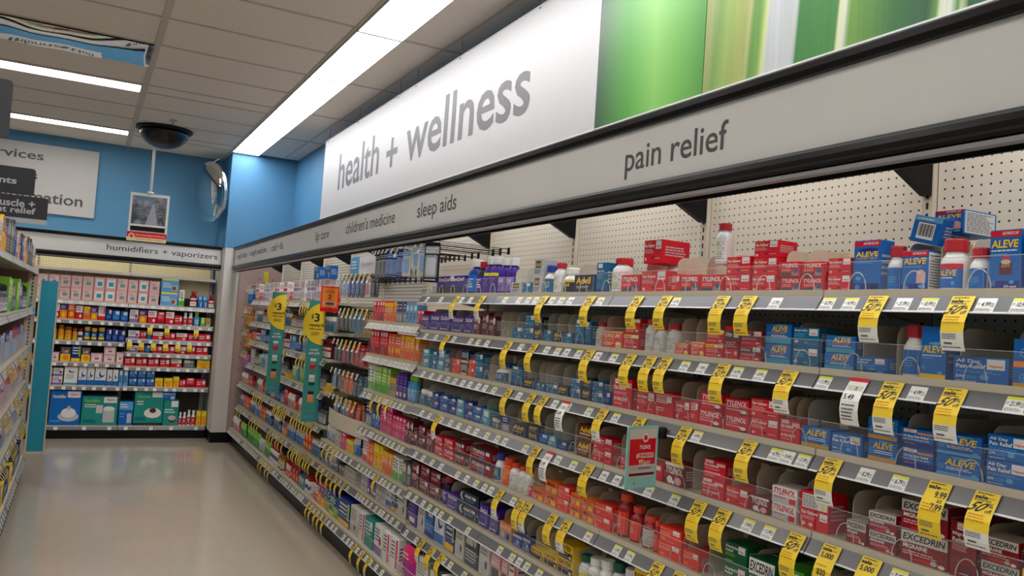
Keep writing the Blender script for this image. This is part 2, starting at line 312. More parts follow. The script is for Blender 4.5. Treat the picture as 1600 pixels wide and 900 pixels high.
def header(name, label, loc, rz, L, words, z0, z1, joints=()):
    o = empty(name, loc, label, 'sign', rz=rz)
    MB().box(0, L, .004, .016, z0, z1, 'hdr').obj('panel', o)
    t = MB()
    t.prism([(-.012, z1-.034), (-.02, z1-.022), (-.02, z1-.006), (-.008, z1), (.03, z1), (.03, z1-.034)], 0, L, 'blackg', 'x')
    t.prism([(-.012, z0+.004), (-.02, z0-.006), (-.022, z0-.020), (-.014, z0-.030), (-.014, z0-.036), (-.004, z0-.042), (.03, z0-.042), (.03, z0+.004)], 0, L, 'blackg', 'x')
    t.fn = None; t.obj('trim', o)
    MB().box(0, L, -.004, .022, z0-.056, z0-.046, 'grey').obj('light_lip', o)
    MB().box(0, L, .036, .042, z0-.064, z1-.005, 'blackm').obj('back_plate', o)
    if joints:
        g = MB()
        for q in joints: g.rect(q, q+.004, z0+.004, z1-.034, .0035, 'lgrey')
        g.obj('panel_joint', o)
    for t, a, b_, za, zb in words: MB().text(t, a, b_, za, zb, .003, 'letter', 0, .006).obj('lettering', o)
    return o
YE = 9.655
W = [(t, YE-a, YE-b_, za, zb) for t, a, b_, za, zb in (('cough drops', 9.52, 8.90, 2.055, 2.137), ('cough medicine', 8.70, 7.88, 2.055, 2.137), ('cold + flu', 7.62, 7.14, 2.068, 2.137), ('lip care', 6.03, 5.66, 2.05, 2.137),
     ("children's medicine", 5.24, 4.29, 2.067, 2.143), ('sleep aids', 3.95, 3.45, 2.04, 2.14), ('pain relief', 2.122, 1.655, 2.03, 2.137))]
header('header_sign', 'long grey shelf header over the right-hand shelves reading sleep aids and pain relief', (1.4913, YE, 0), RZ, YE+.3, W, 2.0, 2.2187, [YE-q for q in (6.92, 5.39, 4.21)])

# ------------------------------------------------------------------ right gondola bays
B = .9144; Y0 = 1.4444; XB = 2.0548
SEAM = [Y0+B*k for k in range(-1, 10)]      # SEAM[0] = near end of the nearest bay
BAYN = ['nearest bay', 'second bay', 'third bay', 'fourth bay', 'fifth bay', 'sixth bay', 'seventh bay', 'eighth bay', 'ninth bay', 'tenth bay']
mp_ = bpy.data.materials.new('pegboard'); mp_.use_nodes = True; nt = mp_.node_tree; b = nt.nodes['Principled BSDF']
def pegmat(mm, base, sw='XZ', pitch=.0254, r=.12):
    nt = mm.node_tree; b = nt.nodes['Principled BSDF']; tc = nt.nodes.new('ShaderNodeTexCoord'); sp = nt.nodes.new('ShaderNodeSeparateXYZ'); nt.links.new(tc.outputs['Object'], sp.inputs[0])
    def cell(sock):
        a = nt.nodes.new('ShaderNodeMath'); a.operation = 'DIVIDE'; a.inputs[1].default_value = pitch; nt.links.new(sock, a.inputs[0])
        f = nt.nodes.new('ShaderNodeMath'); f.operation = 'FRACT'; nt.links.new(a.outputs[0], f.inputs[0])
        s_ = nt.nodes.new('ShaderNodeMath'); s_.operation = 'SUBTRACT'; s_.inputs[1].default_value = .5; nt.links.new(f.outputs[0], s_.inputs[0])
        p = nt.nodes.new('ShaderNodeMath'); p.operation = 'POWER'; p.inputs[1].default_value = 2; nt.links.new(s_.outputs[0], p.inputs[0]); return p.outputs[0]
    ad = nt.nodes.new('ShaderNodeMath'); nt.links.new(cell(sp.outputs[sw[0]]), ad.inputs[0]); nt.links.new(cell(sp.outputs[sw[1]]), ad.inputs[1])
    lt = nt.nodes.new('ShaderNodeMath'); lt.operation = 'LESS_THAN'; lt.inputs[1].default_value = r*r; nt.links.new(ad.outputs[0], lt.inputs[0])
    mx = nt.nodes.new('ShaderNodeMixRGB'); mx.inputs[1].default_value = lin(base); mx.inputs[2].default_value = lin('2a231a'); nt.links.new(lt.outputs[0], mx.inputs[0]); nt.links.new(mx.outputs[0], b.inputs['Base Color']); b.inputs['Roughness'].default_value = .5
pegmat(mp_, 'e4dccb'); MATS['peg'] = mp_
mq = bpy.data.materials.new('pegboard_yellow'); mq.use_nodes = True; pegmat(mq, 'ebe0b4'); MATS['pegfar'] = mq
mq = bpy.data.materials.new('brown_board'); mq.use_nodes = True; pegmat(mq, 'a58c82', 'XZ', .15, .045); MATS['brownpeg'] = mq
mq = bpy.data.materials.new('slatwall'); mq.use_nodes = True; pegmat(mq, 'd8d2c4', 'ZZ', .025, .11); MATS['slat'] = mq
def slot_strip(g, x, y, z0, z1):     # upright with its row of slots
    g.box(x-.016, x+.016, y-.018, y, z0, z1, 'beige')
    z = z0+.02
    while z < z1-.02: g.rect(x-.004, x+.004, z, z+.018, y-.0186, 'hole'); z += .03
bays = []
for k in range(10):
    o = empty('shelving_bay', (XB, SEAM[k+1], 0), f'beige steel wall shelving frame with perforated back, {BAYN[k]} counted from the camera', 'shelving', 'bays of the right-hand wall shelving', RZ)
    MB().box(.018, B-.018, 0, .02, .12, 2.09, 'slat' if 5 <= k <= 9 else 'peg').box(.018, B-.018, -.002, .0, 2.084, 2.092, 'beige').obj('back_panel', o)
    g = MB(); slot_strip(g, 0, 0, .0, 2.09); g.obj('upright', o)
    g = MB().prism([(0, 1.976), (-.035, 1.976), (-.50, 2.20), (0, 2.20)], -.012, .012, 'blackm', 'x'); g.obj('canopy_bracket', o)
    g = MB().box(.012, B-.012, -.004, .016, 2.094, 2.20, 'blackm'); g.obj('top_rail', o)
    MB().box(0, B, -.455, 0, 0, .125, 'kick').obj('kick_plate', o)
o = empty('end_panel', (1.56, 9.668, 0), 'dusty brown perforated end panel closing the shelving beside the white column', 'panel')
MB().box(0, XB-1.56+.02, 0, .02, .13, 2.2, 'brownpeg').obj('board', o)

DIVL = {}
def divider_mesh():
    if 'd' in DIVL: return DIVL['d']
    pts = [(0, 0), (.30, 0), (.30, .118), (.03, .118)]+[(.03-.03*math.sin(a*math.pi/8)+.0, .088+.03*math.cos(a*math.pi/8)) for a in range(0, 5)]
    g = MB(); g.add(*prism_yz(pts, .0007), 'beige')
    DIVL['d'] = g.mesh('divider'); return DIVL['d']
def prism_yz(pts, t):
    n = len(pts); vs = [(-t, p[0], p[1]) for p in pts]+[(t, p[0], p[1]) for p in pts]
    return vs, [tuple(range(n)), tuple(range(2*n-1, n-1, -1))]+[(i, (i+1) % n, (i+1) % n+n, i+n) for i in range(n)]
def pusher_mesh():
    if 'p' not in DIVL:
        g = MB().box(-.014, .014, 0, .004, .0, .115, 'cream').box(-.014, .014, -.05, 0, 0, .004, 'cream'); DIVL['p'] = g.mesh('pusher')
    return DIVL['p']
def stop_mesh():
    if 's' not in DIVL:
        g = MB(); g.tube([(-.022*math.cos(a*math.pi/10)*1.15, 0, .004+.042*math.sin(a*math.pi/10)) for a in range(11)], .0016, 'acrylic_edge', 5)
        DIVL['s'] = g.mesh('product_stop')
    return DIVL['s']
def price_mesh(t, kind):
    key = ('pt', t, kind)
    if key not in DIVL:
        g = MB(); w_, h_ = .020, .036; g.box(-w_, w_, -.0012, 0, 0, h_, 'tagw')
        if kind == 'y': g.rect(-w_, w_, h_-.007, h_, -.0015, 'tagyl')
        g.text(t, -w_*.45, w_*.45, .014, .026, -.0016, 'ink', .15).lines(-w_*.9, -w_*.55, .018, .024, 2, -.0016, 'inkg').lines(w_*.5, w_*.95, .012, .024, 4, -.0016, 'inkg').lines(-w_*.9, w_*.9, .002, .010, 3, -.0016, 'inkg')
        DIVL[key] = g.mesh('price_tag')
    return DIVL[key]
PR = ['6.79', '5.99', '11.99', '7.49', '21.99', '19.49', '9.79', '10.99', '4.79', '12.99', '16.99', '18.49', '4.99', '8.29', '14.99']
RAILA = math.atan2(.022, .033)
ROWN = ['top shelf', 'second shelf', 'third shelf', 'fourth shelf', 'fifth shelf', 'sixth shelf', 'seventh shelf', 'bottom deck']
def shelf(k, ri, z, XF, tagpx=None, ntag=8, fence=.072, railc='rail', stops=0, y1=None, far=False):
    y0, y1 = SEAM[k]+.002, (y1 or SEAM[k+1])-.002; L = y1-y0
    o = empty('deck_shelf' if ri == 7 else 'shelf', (XF, y1, z), f'beige metal {ROWN[ri]} with grey price rail, {BAYN[k]} from the camera', 'shelf', 'shelves of the right-hand wall shelving', RZ)
    D = XB-XF-.004
    g = MB().box(0, L, 0, D, -.022, 0, 'shelf').box(0, L, -.002, .0, -.013, .004, 'shelf')
    if ri != 7:
        for q in (.012, L-.015): g.prism([(D, -.02), (.12, -.02), (.30, -.05), (D, -.06)], q, q+.003, 'shelf', 'x')
    g.obj('board', o)
    r = MB().prism([(-.002, -.013), (-.0245, -.046), (-.021, -.048), (.002, -.016)], 0, L, railc, 'x').prism([(-.025, -.0455), (-.0275, -.0495), (-.020, -.0505), (-.018, -.047)], 0, L, 'railw', 'x'); r.obj('price_rail', o)
    if fence:
        f = MB().box(.002, L-.002, .008, .010, .001, fence, 'acrylic').box(.002, L-.002, .0075, .0105, fence, fence+.0015, 'acrylic_edge'); f.obj('clear_fence', o)
    rng = random.Random(k*17+ri)
    pos = []
    if tagpx: pos = [y1-yof(p, XF-.012, z-.03) for p in tagpx if y0 < yof(p, XF-.012, z-.03) < y1]
    else: pos = [.05+(L-.1)*(i+.5*rng.random())/ntag for i in range(ntag)]
    for q in pos:
        if .022 < q < L-.022: inst(price_mesh(PR[rng.randrange(15)], 'y' if rng.random() < .7 else 'w'), 'price_tag', o, (q, -.0252, -.0475), (RAILA, 0, 0)).rotation_euler = (-RAILA, 0, 0)
    for i in range(stops): inst(stop_mesh(), 'product_stop', o, (L*(i+.6)/stops, .006, 0))
    return o
ROWZ = [1.682, 1.486, 1.284, 1.079, .852, .6275, .425]
ROW3 = [None, 1.512, 1.303, 1.073, .845, .612, .435]
ROWF = [1.628, 1.395, 1.195, .945, .697, None, .435]
ZD = .172; XF = 1.650; XD = 1.587
TAGS = {0: [878, 892, 863, 939, 957, 1057, 1213, 1295, 1330, 1412, 1452, 1542, 1598, 668, 690, 722, 736, 775, 790, 812, 826, 838],
        1: [666, 682, 710, 736, 748, 762, 815, 855, 872, 886, 905, 935, 960, 1071, 1098, 1153, 1189, 1289, 1435, 1588],
        2: [648, 662, 675, 688, 700, 712, 724, 735, 748, 759, 773, 812, 868, 888, 921, 963, 1090, 1213, 1232, 1256, 1354, 1406],
        3: [645, 660, 672, 690, 705, 718, 733, 745, 762, 778, 790, 822, 873, 897, 945, 965, 983, 1015, 1055, 1170, 1202, 1405],
        4: [650, 662, 676, 690, 716, 730, 745, 758, 768, 803, 920, 965, 985, 1130, 1160], 5: [640, 650, 662, 672, 682, 690, 704, 732, 782, 801, 812, 824, 843]}
SH = {}
for k in range(4):
    for ri, z in enumerate(ROWZ): SH[k, ri] = shelf(k, ri, z, XF, TAGS.get(ri), 7, stops=6 if ri < 6 else 0)
    SH[k, 7] = shelf(k, 7, ZD, XD, None, 9)
for ri in range(1, 7): SH[4, ri] = shelf(4, ri, ROW3[ri], XF, None, 11, railc='lgrey' if ri < 3 else 'rail', stops=5)
SH[4, 7] = shelf(4, 7, ZD, XD, None, 9)
for z, ri in ((.612, 5), (.435, 6)): SH[5, ri] = shelf(5, ri, z, XF, None, 8)
SH[5, 7] = shelf(5, 7, ZD, XD, None, 9)
for k in range(6, 10):
    for ri, z in enumerate(ROWF):
        if z and not (k == 9 and ri < 4): SH[k, ri] = shelf(k, ri, z, XF, None, 11)
        elif z and k == 9: SH[k, ri] = shelf(k, ri, z, XF, None, 5, y1=SEAM[9]+.45)
    SH[k, 7] = shelf(k, 7, ZD, XD, None, 11)
# ------------------------------------------------------------------ product designs (unit boxes: front on y = 0, base on z = 0)
DES = {}
def side_fn(p): return (.5-p[1]*.4, .5+p[0], p[2])
def label_sq(g, x0, x1, z0, z1, y=-.005):
    g.rect(x0, x1, z0, z1, y, 'white').text('Walgreens', x0+.1*(x1-x0), x1-.1*(x1-x0), z0+.15*(z1-z0), z0+.45*(z1-z0), y-.002, 'red')
def cross(g, cx, cz, r, ar=1.0):
    g.oval(cx, cz, r*ar, r, -.005, 'sky').oval(cx, cz, r*ar*.8, r*.8, -.006, 'blue').rect(cx-r*ar*.6, cx+r*ar*.6, cz-r*.1, cz+r*.1, -.007, 'sky').rect(cx-r*ar*.1, cx+r*ar*.1, cz-r*.6, cz+r*.6, -.007, 'sky')
def carton(key, body, desc, feats, side=None, kind='medicine_carton', top=None, cat='carton'):
    DES[key] = dict(kind=kind, desc=desc, cat=cat, body=body, feats=feats, side=side, top=top, t='c')
def draw(g, feats):
    for f in feats:
        t = f[0]
        if t == 'b': g.rect(f[3] if len(f) > 4 else -.49, f[4] if len(f) > 4 else .49, f[1], f[2], -.003, f[-1])
        elif t == 't': g.text(f[1], *f[2:6], -.008, f[6], f[7] if len(f) > 7 else 0)
        elif t == 'l': g.lines(*f[1:6], -.0065, f[6])
        elif t == 'q': label_sq(g, *f[1:5])
        elif t == 'o': g.oval(f[1], f[2], f[3], f[4], -.0055 if len(f) < 7 else -.0055-f[6]*.001, f[5])
        elif t == 'r': g.rect(f[1], f[2], f[3], f[4], -.0045 if len(f) < 7 else -.0045-f[6]*.001, f[5])
        elif t == 'x': cross(g, *f[1:4], *(f[4:5]))
def carton_mesh(key):
    d = DES[key]
    if 'me' in d: return d['me']
    g = MB().cbox(-.5, .5, 0, 1, 0, 1, d['body'], .010)
    if d['top']: g.quad((-.49, .01, 1.001), (.49, .01, 1.001), (.49, .99, 1.001), (-.49, .99, 1.001), d['top'])
    draw(g, d['feats'])
    g.fn = side_fn
    if d['side'] == 'facts': g.rect(-.45, .45, .05, .95, -.004, 'white'); g.lines(-.4, .4, .1, .9, 12, -.008, 'inkg')
    elif d['side'] == 'bands':
        for f in d['feats']:
            if f[0] == 'b' and len(f) == 4: g.rect(-.49, .49, f[1], f[2], -.003, f[3])
        g.lines(-.35, .35, .2, .7, 5, -.008, 'lgrey')
    else: g.lines(-.38, .38, .3, .75, 4, -.006, 'lgrey' if d['body'] not in ('white', 'off', 'cream') else 'inkg')
    g.fn = None
    d['me'] = g.mesh(key); return d['me']
T = 't'; P_ = 'pain_relief_carton'
carton('TY', 'red', 'red carton with white slanted lettering', [(T, 'TYLENOL', -.42, .42, .62, .88, 'white', .15), ('l', -.4, .05, .36, .54, 2, 'lpink'), ('r', .12, .42, .08, .36, 'grey'), ('o', .3, .36, .13, .12, 'teal', 1), ('r', -.44, .05, .06, .28, 'dgrey')], kind=P_)
carton('TYX', 'red', 'red carton with slanted lettering, pill drawing', [(T, 'TYLENOL', -.44, .44, .58, .88, 'white', .15), ('l', -.42, .1, .42, .54, 1, 'lpink'), (T, 'Extra Strength', -.42, .2, .26, .38, 'white'), ('o', .3, .24, .13, .11, 'white'), ('r', .14, .46, .03, .12, 'mar')], kind=P_)
carton('TYW', 'white', 'white carton with red slanted lettering', [(T, 'TYLENOL', -.44, .44, .52, .9, 'red', .15), ('b', .02, .40, 'lgrey'), ('l', -.42, .1, .28, .40, 1, 'red'), ('r', .2, .45, .06, .38, 'red')], side='facts', kind=P_)
carton('TYE', 'dred', 'red and white carton with pill pictures', [('b', .84, .98, 'white'), (T, 'TYLENOL', -.44, .44, .5, .8, 'white', .1), ('o', -.22, .22, .15, .17, 'white'), ('o', .22, .22, .17, .18, 'lpink'), ('r', -.1, .02, .05, .2, 'white')], kind=P_)
carton('TY8', 'ored', 'orange-red carton with yellow edge', [('b', .9, .98, 'yel'), (T, 'TYLENOL 8HR', -.45, .4, .62, .85, 'white', .12), (T, 'ARTHRITIS', -.42, .1, .45, .55, 'yel'), ('l', -.42, .1, .15, .38, 3, 'white'), ('r', .18, .46, .05, .32, 'yel'), ('o', .3, .3, .12, .1, 'white', 1)], kind=P_)
carton('TYP', 'dred', 'dark red night-time carton, blue edge', [('b', .8, .98, 'navy'), (T, 'TYLENOL', -.44, .2, .5, .78, 'white', .12), ('r', .25, .42, .55, .8, 'white'), ('l', -.42, .3, .28, .42, 2, 'lpink'), ('r', -.05, .15, .06, .3, 'blue')], kind=P_)
carton('PR', 'red', 'bright red carton with white square label', [('l', -.45, .0, .86, .94, 1, 'orange'), (T, 'Pain Reliever', -.45, .1, .68, .84, 'white'), ('q', .16, .47, .6, .96), ('l', -.45, .05, .42, .62, 3, 'lpink'), ('o', .02, .24, .09, .07, 'dred'), ('l', .15, .46, .16, .24, 1, 'lpink'), ('o', -.38, .18, .06, .08, 'lpink')], kind=P_)
carton('PRW', 'red', 'red carton with small white trapezoid label', [('r', -.42, -.05, .82, .97, 'white'), (T, 'Walgreens', -.4, -.07, .86, .93, 'red'), (T, 'Pain Reliever', -.45, .2, .62, .78, 'white'), ('l', -.45, .3, .46, .56, 2, 'lpink'), ('r', .1, .47, .72, .88, 'lpink'), (T, 'NO THRU DROWSY', -.42, .3, .24, .36, 'white'), ('l', -.42, .1, .1, .18, 1, 'lpink')], kind=P_)
carton('RL', 'red', 'red carton with large white facts label', [('r', -.42, .45, .55, .93, 'white'), ('l', -.4, .2, .58, .9, 6, 'inkg'), ('r', .26, .32, .56, .92, 'lyel', 1), (T, 'Pain Reliever', -.44, .15, .38, .48, 'white'), ('q', .2, .46, .28, .48), ('l', -.44, .1, .24, .34, 2, 'lpink'), ('o', -.35, .12, .07, .05, 'cream'), ('o', -.1, .12, .07, .05, 'cream')], kind=P_)
carton('R8', 'dred', 'red carton with black band', [('b', .62, .86, 'dgrey'), (T, '8-Hour', -.42, .0, .68, .82, 'white'), ('q', .12, .45, .66, .95), ('l', -.42, .4, .36, .54, 3, 'lpink'), ('b', .86, .98, 'red'), ('b', .02, .32, 'red'), ('o', .3, .2, .1, .06, 'lpink'), ('l', -.42, .1, .16, .24, 1, 'lpink')], kind=P_)
carton('RY', 'red', 'red carton with yellow top', [('b', .74, .98, 'yel', ), ('r', .05, .45, .78, .94, 'white', 1), (T, 'Arthritis', -.45, -.02, .8, .92, 'red'), ('l', -.44, .3, .4, .66, 3, 'lpink'), ('o', .28, .22, .1, .06, 'white'), ('l', -.44, .1, .15, .28, 2, 'lpink')], kind=P_)
carton('RB', 'red', 'plain red carton with fine white print', [('l', -.42, .3, .55, .9, 4, 'white'), ('l', -.42, .1, .2, .4, 2, 'lpink'), ('r', .15, .42, .62, .88, 'white')], kind=P_)
carton('MR', 'dred', 'tall dark red carton with white label', [('q', -.25, .3, .84, .97), (T, 'Migraine', -.42, .3, .72, .80, 'white'), (T, 'Relief', -.42, .1, .62, .70, 'white'), ('l', -.42, .2, .46, .58, 4, 'lpink'), (T, '200', -.42, -.12, .26, .34, 'amber'), ('o', .12, .12, .3, .1, 'mar'), ('l', -.1, .3, .05, .09, 1, 'lpink')], kind=P_)
carton('EX', 'dred', 'white-topped red carton with black lettering', [('b', .60, .98, 'off'), (T, 'EXCEDRIN', -.44, .44, .68, .9, 'ink', .1), (T, 'MIGRAINE', -.44, .08, .42, .56, 'white'), ('l', -.44, .3, .2, .36, 2, 'lpink'), ('o', .1, .1, .38, .06, 'red'), ('o', .22, .12, .07, .08, 'lgrey', 1), ('o', .38, .08, .07, .06, 'white', 1)], kind='migraine_carton', top='off')
carton('EXG', 'dgreen', 'dark green carton with white top and black lettering', [('b', .58, .98, 'white'), (T, 'EXCEDRIN', -.44, .44, .65, .92, 'ink', .1), (T, 'EXTRA STRENGTH', -.44, .2, .38, .52, 'white'), ('l', -.44, .1, .12, .3, 2, 'lime')], kind='migraine_carton')
carton('HR', 'dgreen', 'dark green carton with small white label', [(T, 'Headache', -.45, .1, .72, .86, 'white'), (T, 'Relief', -.45, -.1, .55, .68, 'white'), ('q', .12, .42, .6, .92), ('l', -.45, .05, .35, .5, 2, 'lime'), ('l', -.45, -.1, .12, .22, 1, 'lime')], kind='migraine_carton')
carton('GL', 'green', 'bright green carton with pale print', [('l', -.42, .2, .6, .9, 3, 'white'), ('b', .02, .25, 'lime'), ('q', .15, .45, .6, .92)], kind='migraine_carton')
A_ = 'blue_carton'
carton('ALT', 'blue', 'tall blue carton with red top and yellow lettering', [('b', .88, .985, 'red'), (T, 'ARTHRITIS CAP', -.15, .42, .91, .96, 'white'), ('o', .05, .80, .38, .045, 'dblue'), (T, 'ALEVE', -.42, .42, .68, .78, 'yel', .1), (T, 'LIQUID GELS', -.4, .38, .62, .67, 'gold', .1), ('l', -.42, .3, .54, .60, 2, 'sky'), ('b', .02, .16, 'dblue'), ('x', -.32, .09, .05, 1.9), ('o', .3, .1, .15, .05, 'navy'), ('o', -.3, .26, .1, .04, 'sky')], kind=A_)
carton('ALA', 'blue', 'blue carton with red top band and yellow lettering', [('b', .86, .985, 'red'), (T, 'ARTHRITIS CAP', -.1, .42, .895, .955, 'white'), (T, 'ALEVE', -.43, .43, .66, .82, 'yel', .1), ('l', -.42, .35, .57, .63, 1, 'sky'), ('r', .08, .42, .2, .46, 'lpink'), ('o', .24, .46, .14, .06, 'lpink'), ('b', .02, .18, 'dblue'), ('x', -.32, .1, .06, 1.5), ('o', .3, .12, .14, .05, 'sky', 1)], side='facts', kind=A_)
carton('ALBIG', 'blue', 'large blue carton with red top and bottle picture', [('b', .88, .985, 'red'), (T, 'ARTHRITIS CAP', -.1, .42, .91, .96, 'white'), (T, 'ALEVE', -.44, .42, .7, .83, 'yel', .1), ('l', -.44, .4, .63, .68, 1, 'white'), ('l', -.44, .1, .58, .62, 1, 'sky'), ('r', -.16, .24, .26, .47, 'mar'), ('o', .04, .47, .16, .04, 'off', 1), ('r', -.07, .16, .5, .56, 'red'), (T, 'ALEVE', -.1, .18, .38, .44, 'gold'), ('b', .02, .16, 'dblue'), (T, '270 count', .0, .4, .05, .09, 'white'), ('o', .24, .14, .08, .03, 'sky'), ('x', -.34, .12, .045, 1.5)], kind=A_)
carton('ALY', 'blue', 'plain-topped blue carton with yellow lettering, yellow base', [('b', .02, .10, 'yel'), (T, 'ALEVE', -.42, .44, .5, .64, 'yel', .1), ('o', .1, .68, .3, .03, 'sky'), ('l', -.44, .4, .43, .47, 1, 'white'), ('l', -.44, .1, .38, .42, 1, 'sky'), ('o', .28, .13, .1, .03, 'sky'), ('x', -.38, .22, .045, 1.6)], kind=A_)
carton('AL', 'blue', 'blue carton with yellow lettering and orange base', [('b', .02, .2, 'gold'), (T, 'ALEVE', -.3, .38, .58, .88, 'yel', .12), ('x', -.37, .45, .13, .6), ('l', -.26, .4, .34, .52, 2, 'white'), ('o', .36, .22, .08, .08, 'sky', 1), ('o', .1, .93, .25, .03, 'sky')], kind=A_)
carton('ALG', 'blue', 'blue and turquoise carton with yellow lettering', [('b', .02, .28, 'lteal'), (T, 'ALEVE', -.25, .35, .62, .9, 'yel', .1), (T, 'LIQUID GELS', -.28, .3, .5, .6, 'gold', .1), ('l', -.28, .4, .34, .46, 2, 'white'), ('x', -.38, .5, .1, .6), ('o', .1, .93, .25, .03, 'sky')], kind=A_)
carton('ALP', 'blue', 'blue carton with yellow lettering, pale base', [('b', .02, .16, 'sky'), (T, 'ALEVE', -.28, .4, .52, .84, 'yel', .12), ('x', -.38, .42, .12, .6), ('l', -.26, .42, .3, .46, 2, 'white'), ('o', .38, .2, .07, .07, 'sky', 1), ('o', .1, .9, .25, .04, 'sky')], kind=A_)
carton('ALO', 'blue', 'blue carton with orange band and round emblem', [('b', .42, .54, 'orange'), ('x', -.2, .72, .1, 1.2), ('x', -.2, .2, .1, 1.2), ('b', .02, .1, 'gold')], kind=A_)
carton('AD', 'blue', 'blue carton, white lettering, white square label', [(T, 'All Day', -.45, .0, .74, .9, 'white'), (T, 'Pain Relief', -.45, .1, .56, .72, 'white'), ('q', .12, .44, .56, .94), ('l', -.45, .4, .38, .5, 2, 'sky'), (T, '270', -.45, -.3, .2, .3, 'white'), ('l', -.28, .0, .16, .3, 2, 'sky'), ('o', .08, .26, .09, .1, 'sky'), ('l', -.44, .0, .05, .1, 1, 'white')], kind=A_)
carton('ADT', 'blue', 'blue carton with violet base band', [('r', -.44, -.02, .82, .98, 'white'), (T, 'Walgreens', -.36, -.1, .86, .94, 'red'), ('r', .0, .49, .76, .86, 'orange'), (T, 'All Day Pain Relief', -.45, .36, .52, .7, 'white'), ('l', -.45, .45, .42, .5, 1, 'white'), ('b', .04, .34, 'dblue'), ('l', -.4, .0, .22, .3, 1, 'orange')], kind=A_)
carton('NX', 'blue', 'blue carton with teal pill drawing', [(T, 'Naproxen', -.45, .0, .74, .88, 'white'), (T, 'Sodium', -.45, -.1, .6, .72, 'white'), ('q', .12, .42, .6, .92), ('l', -.45, .2, .42, .55, 2, 'sky'), ('o', -.35, .25, .1, .07, 'green'), ('o', .0, .28, .14, .08, 'lteal'), ('l', .2, .42, .1, .16, 1, 'white'), ('b', .02, .2, 'dblue')], kind=A_)
carton('IB', 'teal', 'teal carton, white lettering, white square label', [(T, 'Ibuprofen', -.45, .05, .78, .9, 'white'), ('q', .12, .45, .6, .94), ('l', -.45, .0, .5, .72, 3, 'sky'), (T, '40', -.45, -.3, .2, .34, 'white'), ('o', .0, .24, .08, .05, 'lteal'), ('l', .05, .42, .15, .2, 1, 'sky')], kind='ibuprofen_carton')
carton('IBT', 'teal', 'tall teal carton with white label', [('r', -.35, .1, .82, .96, 'white'), (T, 'Ibuprofen', -.42, .3, .68, .76, 'white'), ('l', -.42, .3, .46, .64, 3, 'sky'), ('b', .02, .12, 'dblue'), ('x', -.2, .25, .05, 1.4)], kind='ibuprofen_carton')
carton('TL', 'teal', 'small teal carton with white label', [('r', -.05, .3, .66, .94, 'white'), ('l', -.42, .2, .4, .6, 2, 'sky'), ('o', .0, .2, .25, .1, 'lteal')], kind='ibuprofen_carton')
carton('SK', 'lteal', 'pale blue carton with white panel', [('r', -.3, .3, .55, .9, 'white'), ('l', -.35, .3, .2, .45, 3, 'white')], kind='ibuprofen_carton')
carton('ADV', 'navy', 'dark navy carton with yellow lettering', [(T, 'Advil', -.4, .3, .5, .88, 'yel', .05), ('l', -.38, .35, .26, .42, 2, 'off'), ('r', .1, .45, .05, .2, 'dgrey'), ('r', .4, .485, .05, .9, 'teal')], kind='ibuprofen_carton')
carton('ADM', 'brown', 'brown carton with yellow lettering, orange side', [(T, 'Advil', -.35, .35, .5, .85, 'yel', .05), (T, 'MIGRAINE', -.36, .32, .34, .45, 'white'), ('l', -.36, .3, .14, .28, 2, 'orange'), ('r', .42, .5, .02, .98, 'orange')], kind='ibuprofen_carton')
carton('ADP', 'navy', 'wide navy carton with white crescent', [('o', -.3, .55, .12, .3, 'white'), ('o', -.25, .58, .11, .27, 'navy', 1), (T, 'Advil PM', -.2, .35, .52, .8, 'white', .1), ('l', -.15, .35, .25, .42, 2, 'sky')], kind='sleep_aid_carton')
carton('ADW', 'lgrey', 'grey-white carton with dark emblem', [('r', -.3, .3, .5, .9, 'navy'), (T, 'Advil', -.26, .26, .56, .84, 'yel'), ('l', -.4, .3, .15, .4, 3, 'teal')], kind='ibuprofen_carton')
carton('MO', 'orange', 'orange carton with dark slanted lettering', [('b', .55, .98, 'org'), (T, 'Motrin', -.32, .3, .55, .86, 'brown', .1), ('o', .25, .25, .2, .2, 'yel'), ('r', -.42, .1, .1, .4, 'ored'), ('l', -.4, .0, .14, .36, 2, 'white')], kind='ibuprofen_carton')
carton('OR', 'ored', 'orange-red carton with white label', [(T, 'Ibuprofen', -.44, .08, .78, .9, 'lpink'), ('q', .12, .42, .62, .92), ('l', -.44, .1, .5, .72, 3, 'lpink'), ('o', -.3, .22, .12, .08, 'orange'), ('l', -.4, .3, .06, .12, 1, 'lpink')], kind='ibuprofen_carton')
carton('BY', 'yel', 'yellow carton with dark base and lettering', [('b', .02, .48, 'navy'), (T, 'BAYER', -.42, .42, .58, .9, 'ink'), ('l', -.42, .35, .3, .44, 2, 'orange'), ('o', .35, .2, .08, .12, 'off')], kind='aspirin_carton')
carton('ALT2', 'orange', 'orange-topped carton with grey pictures', [('b', .02, .5, 'grey'), (T, 'ALKA-SELTZER', -.42, .42, .66, .84, 'white'), ('o', -.2, .28, .15, .2, 'lgrey'), ('o', .2, .25, .16, .2, 'dblue')], kind='aspirin_carton')
carton('BG', 'dblue', 'blue and silver carton with round picture', [('b', .75, .98, 'lgrey'), ('o', .0, .38, .3, .3, 'blue'), ('o', .1, .4, .12, .14, 'lgrey', 1), ('l', -.4, .4, .1, .2, 1, 'white')], kind='aspirin_carton')
Z_ = 'sleep_aid_carton'
carton('ZZ', 'purple', 'purple carton with white lettering', [(T, 'ZzzQuil', -.4, .4, .62, .85, 'white', .1), ('l', -.35, .3, .4, .55, 2, 'lpur'), ('r', .2, .45, .2, .5, 'teal'), ('l', -.4, .35, .1, .2, 1, 'white')], kind=Z_)
carton('ZW', 'purple', 'wide purple carton with twin white lettering', [(T, 'ZzzQuil ZzzQuil', -.46, .46, .68, .9, 'white', .1), ('b', .02, .4, 'navy'), ('q', .0, .12, .72, .98)], kind=Z_)
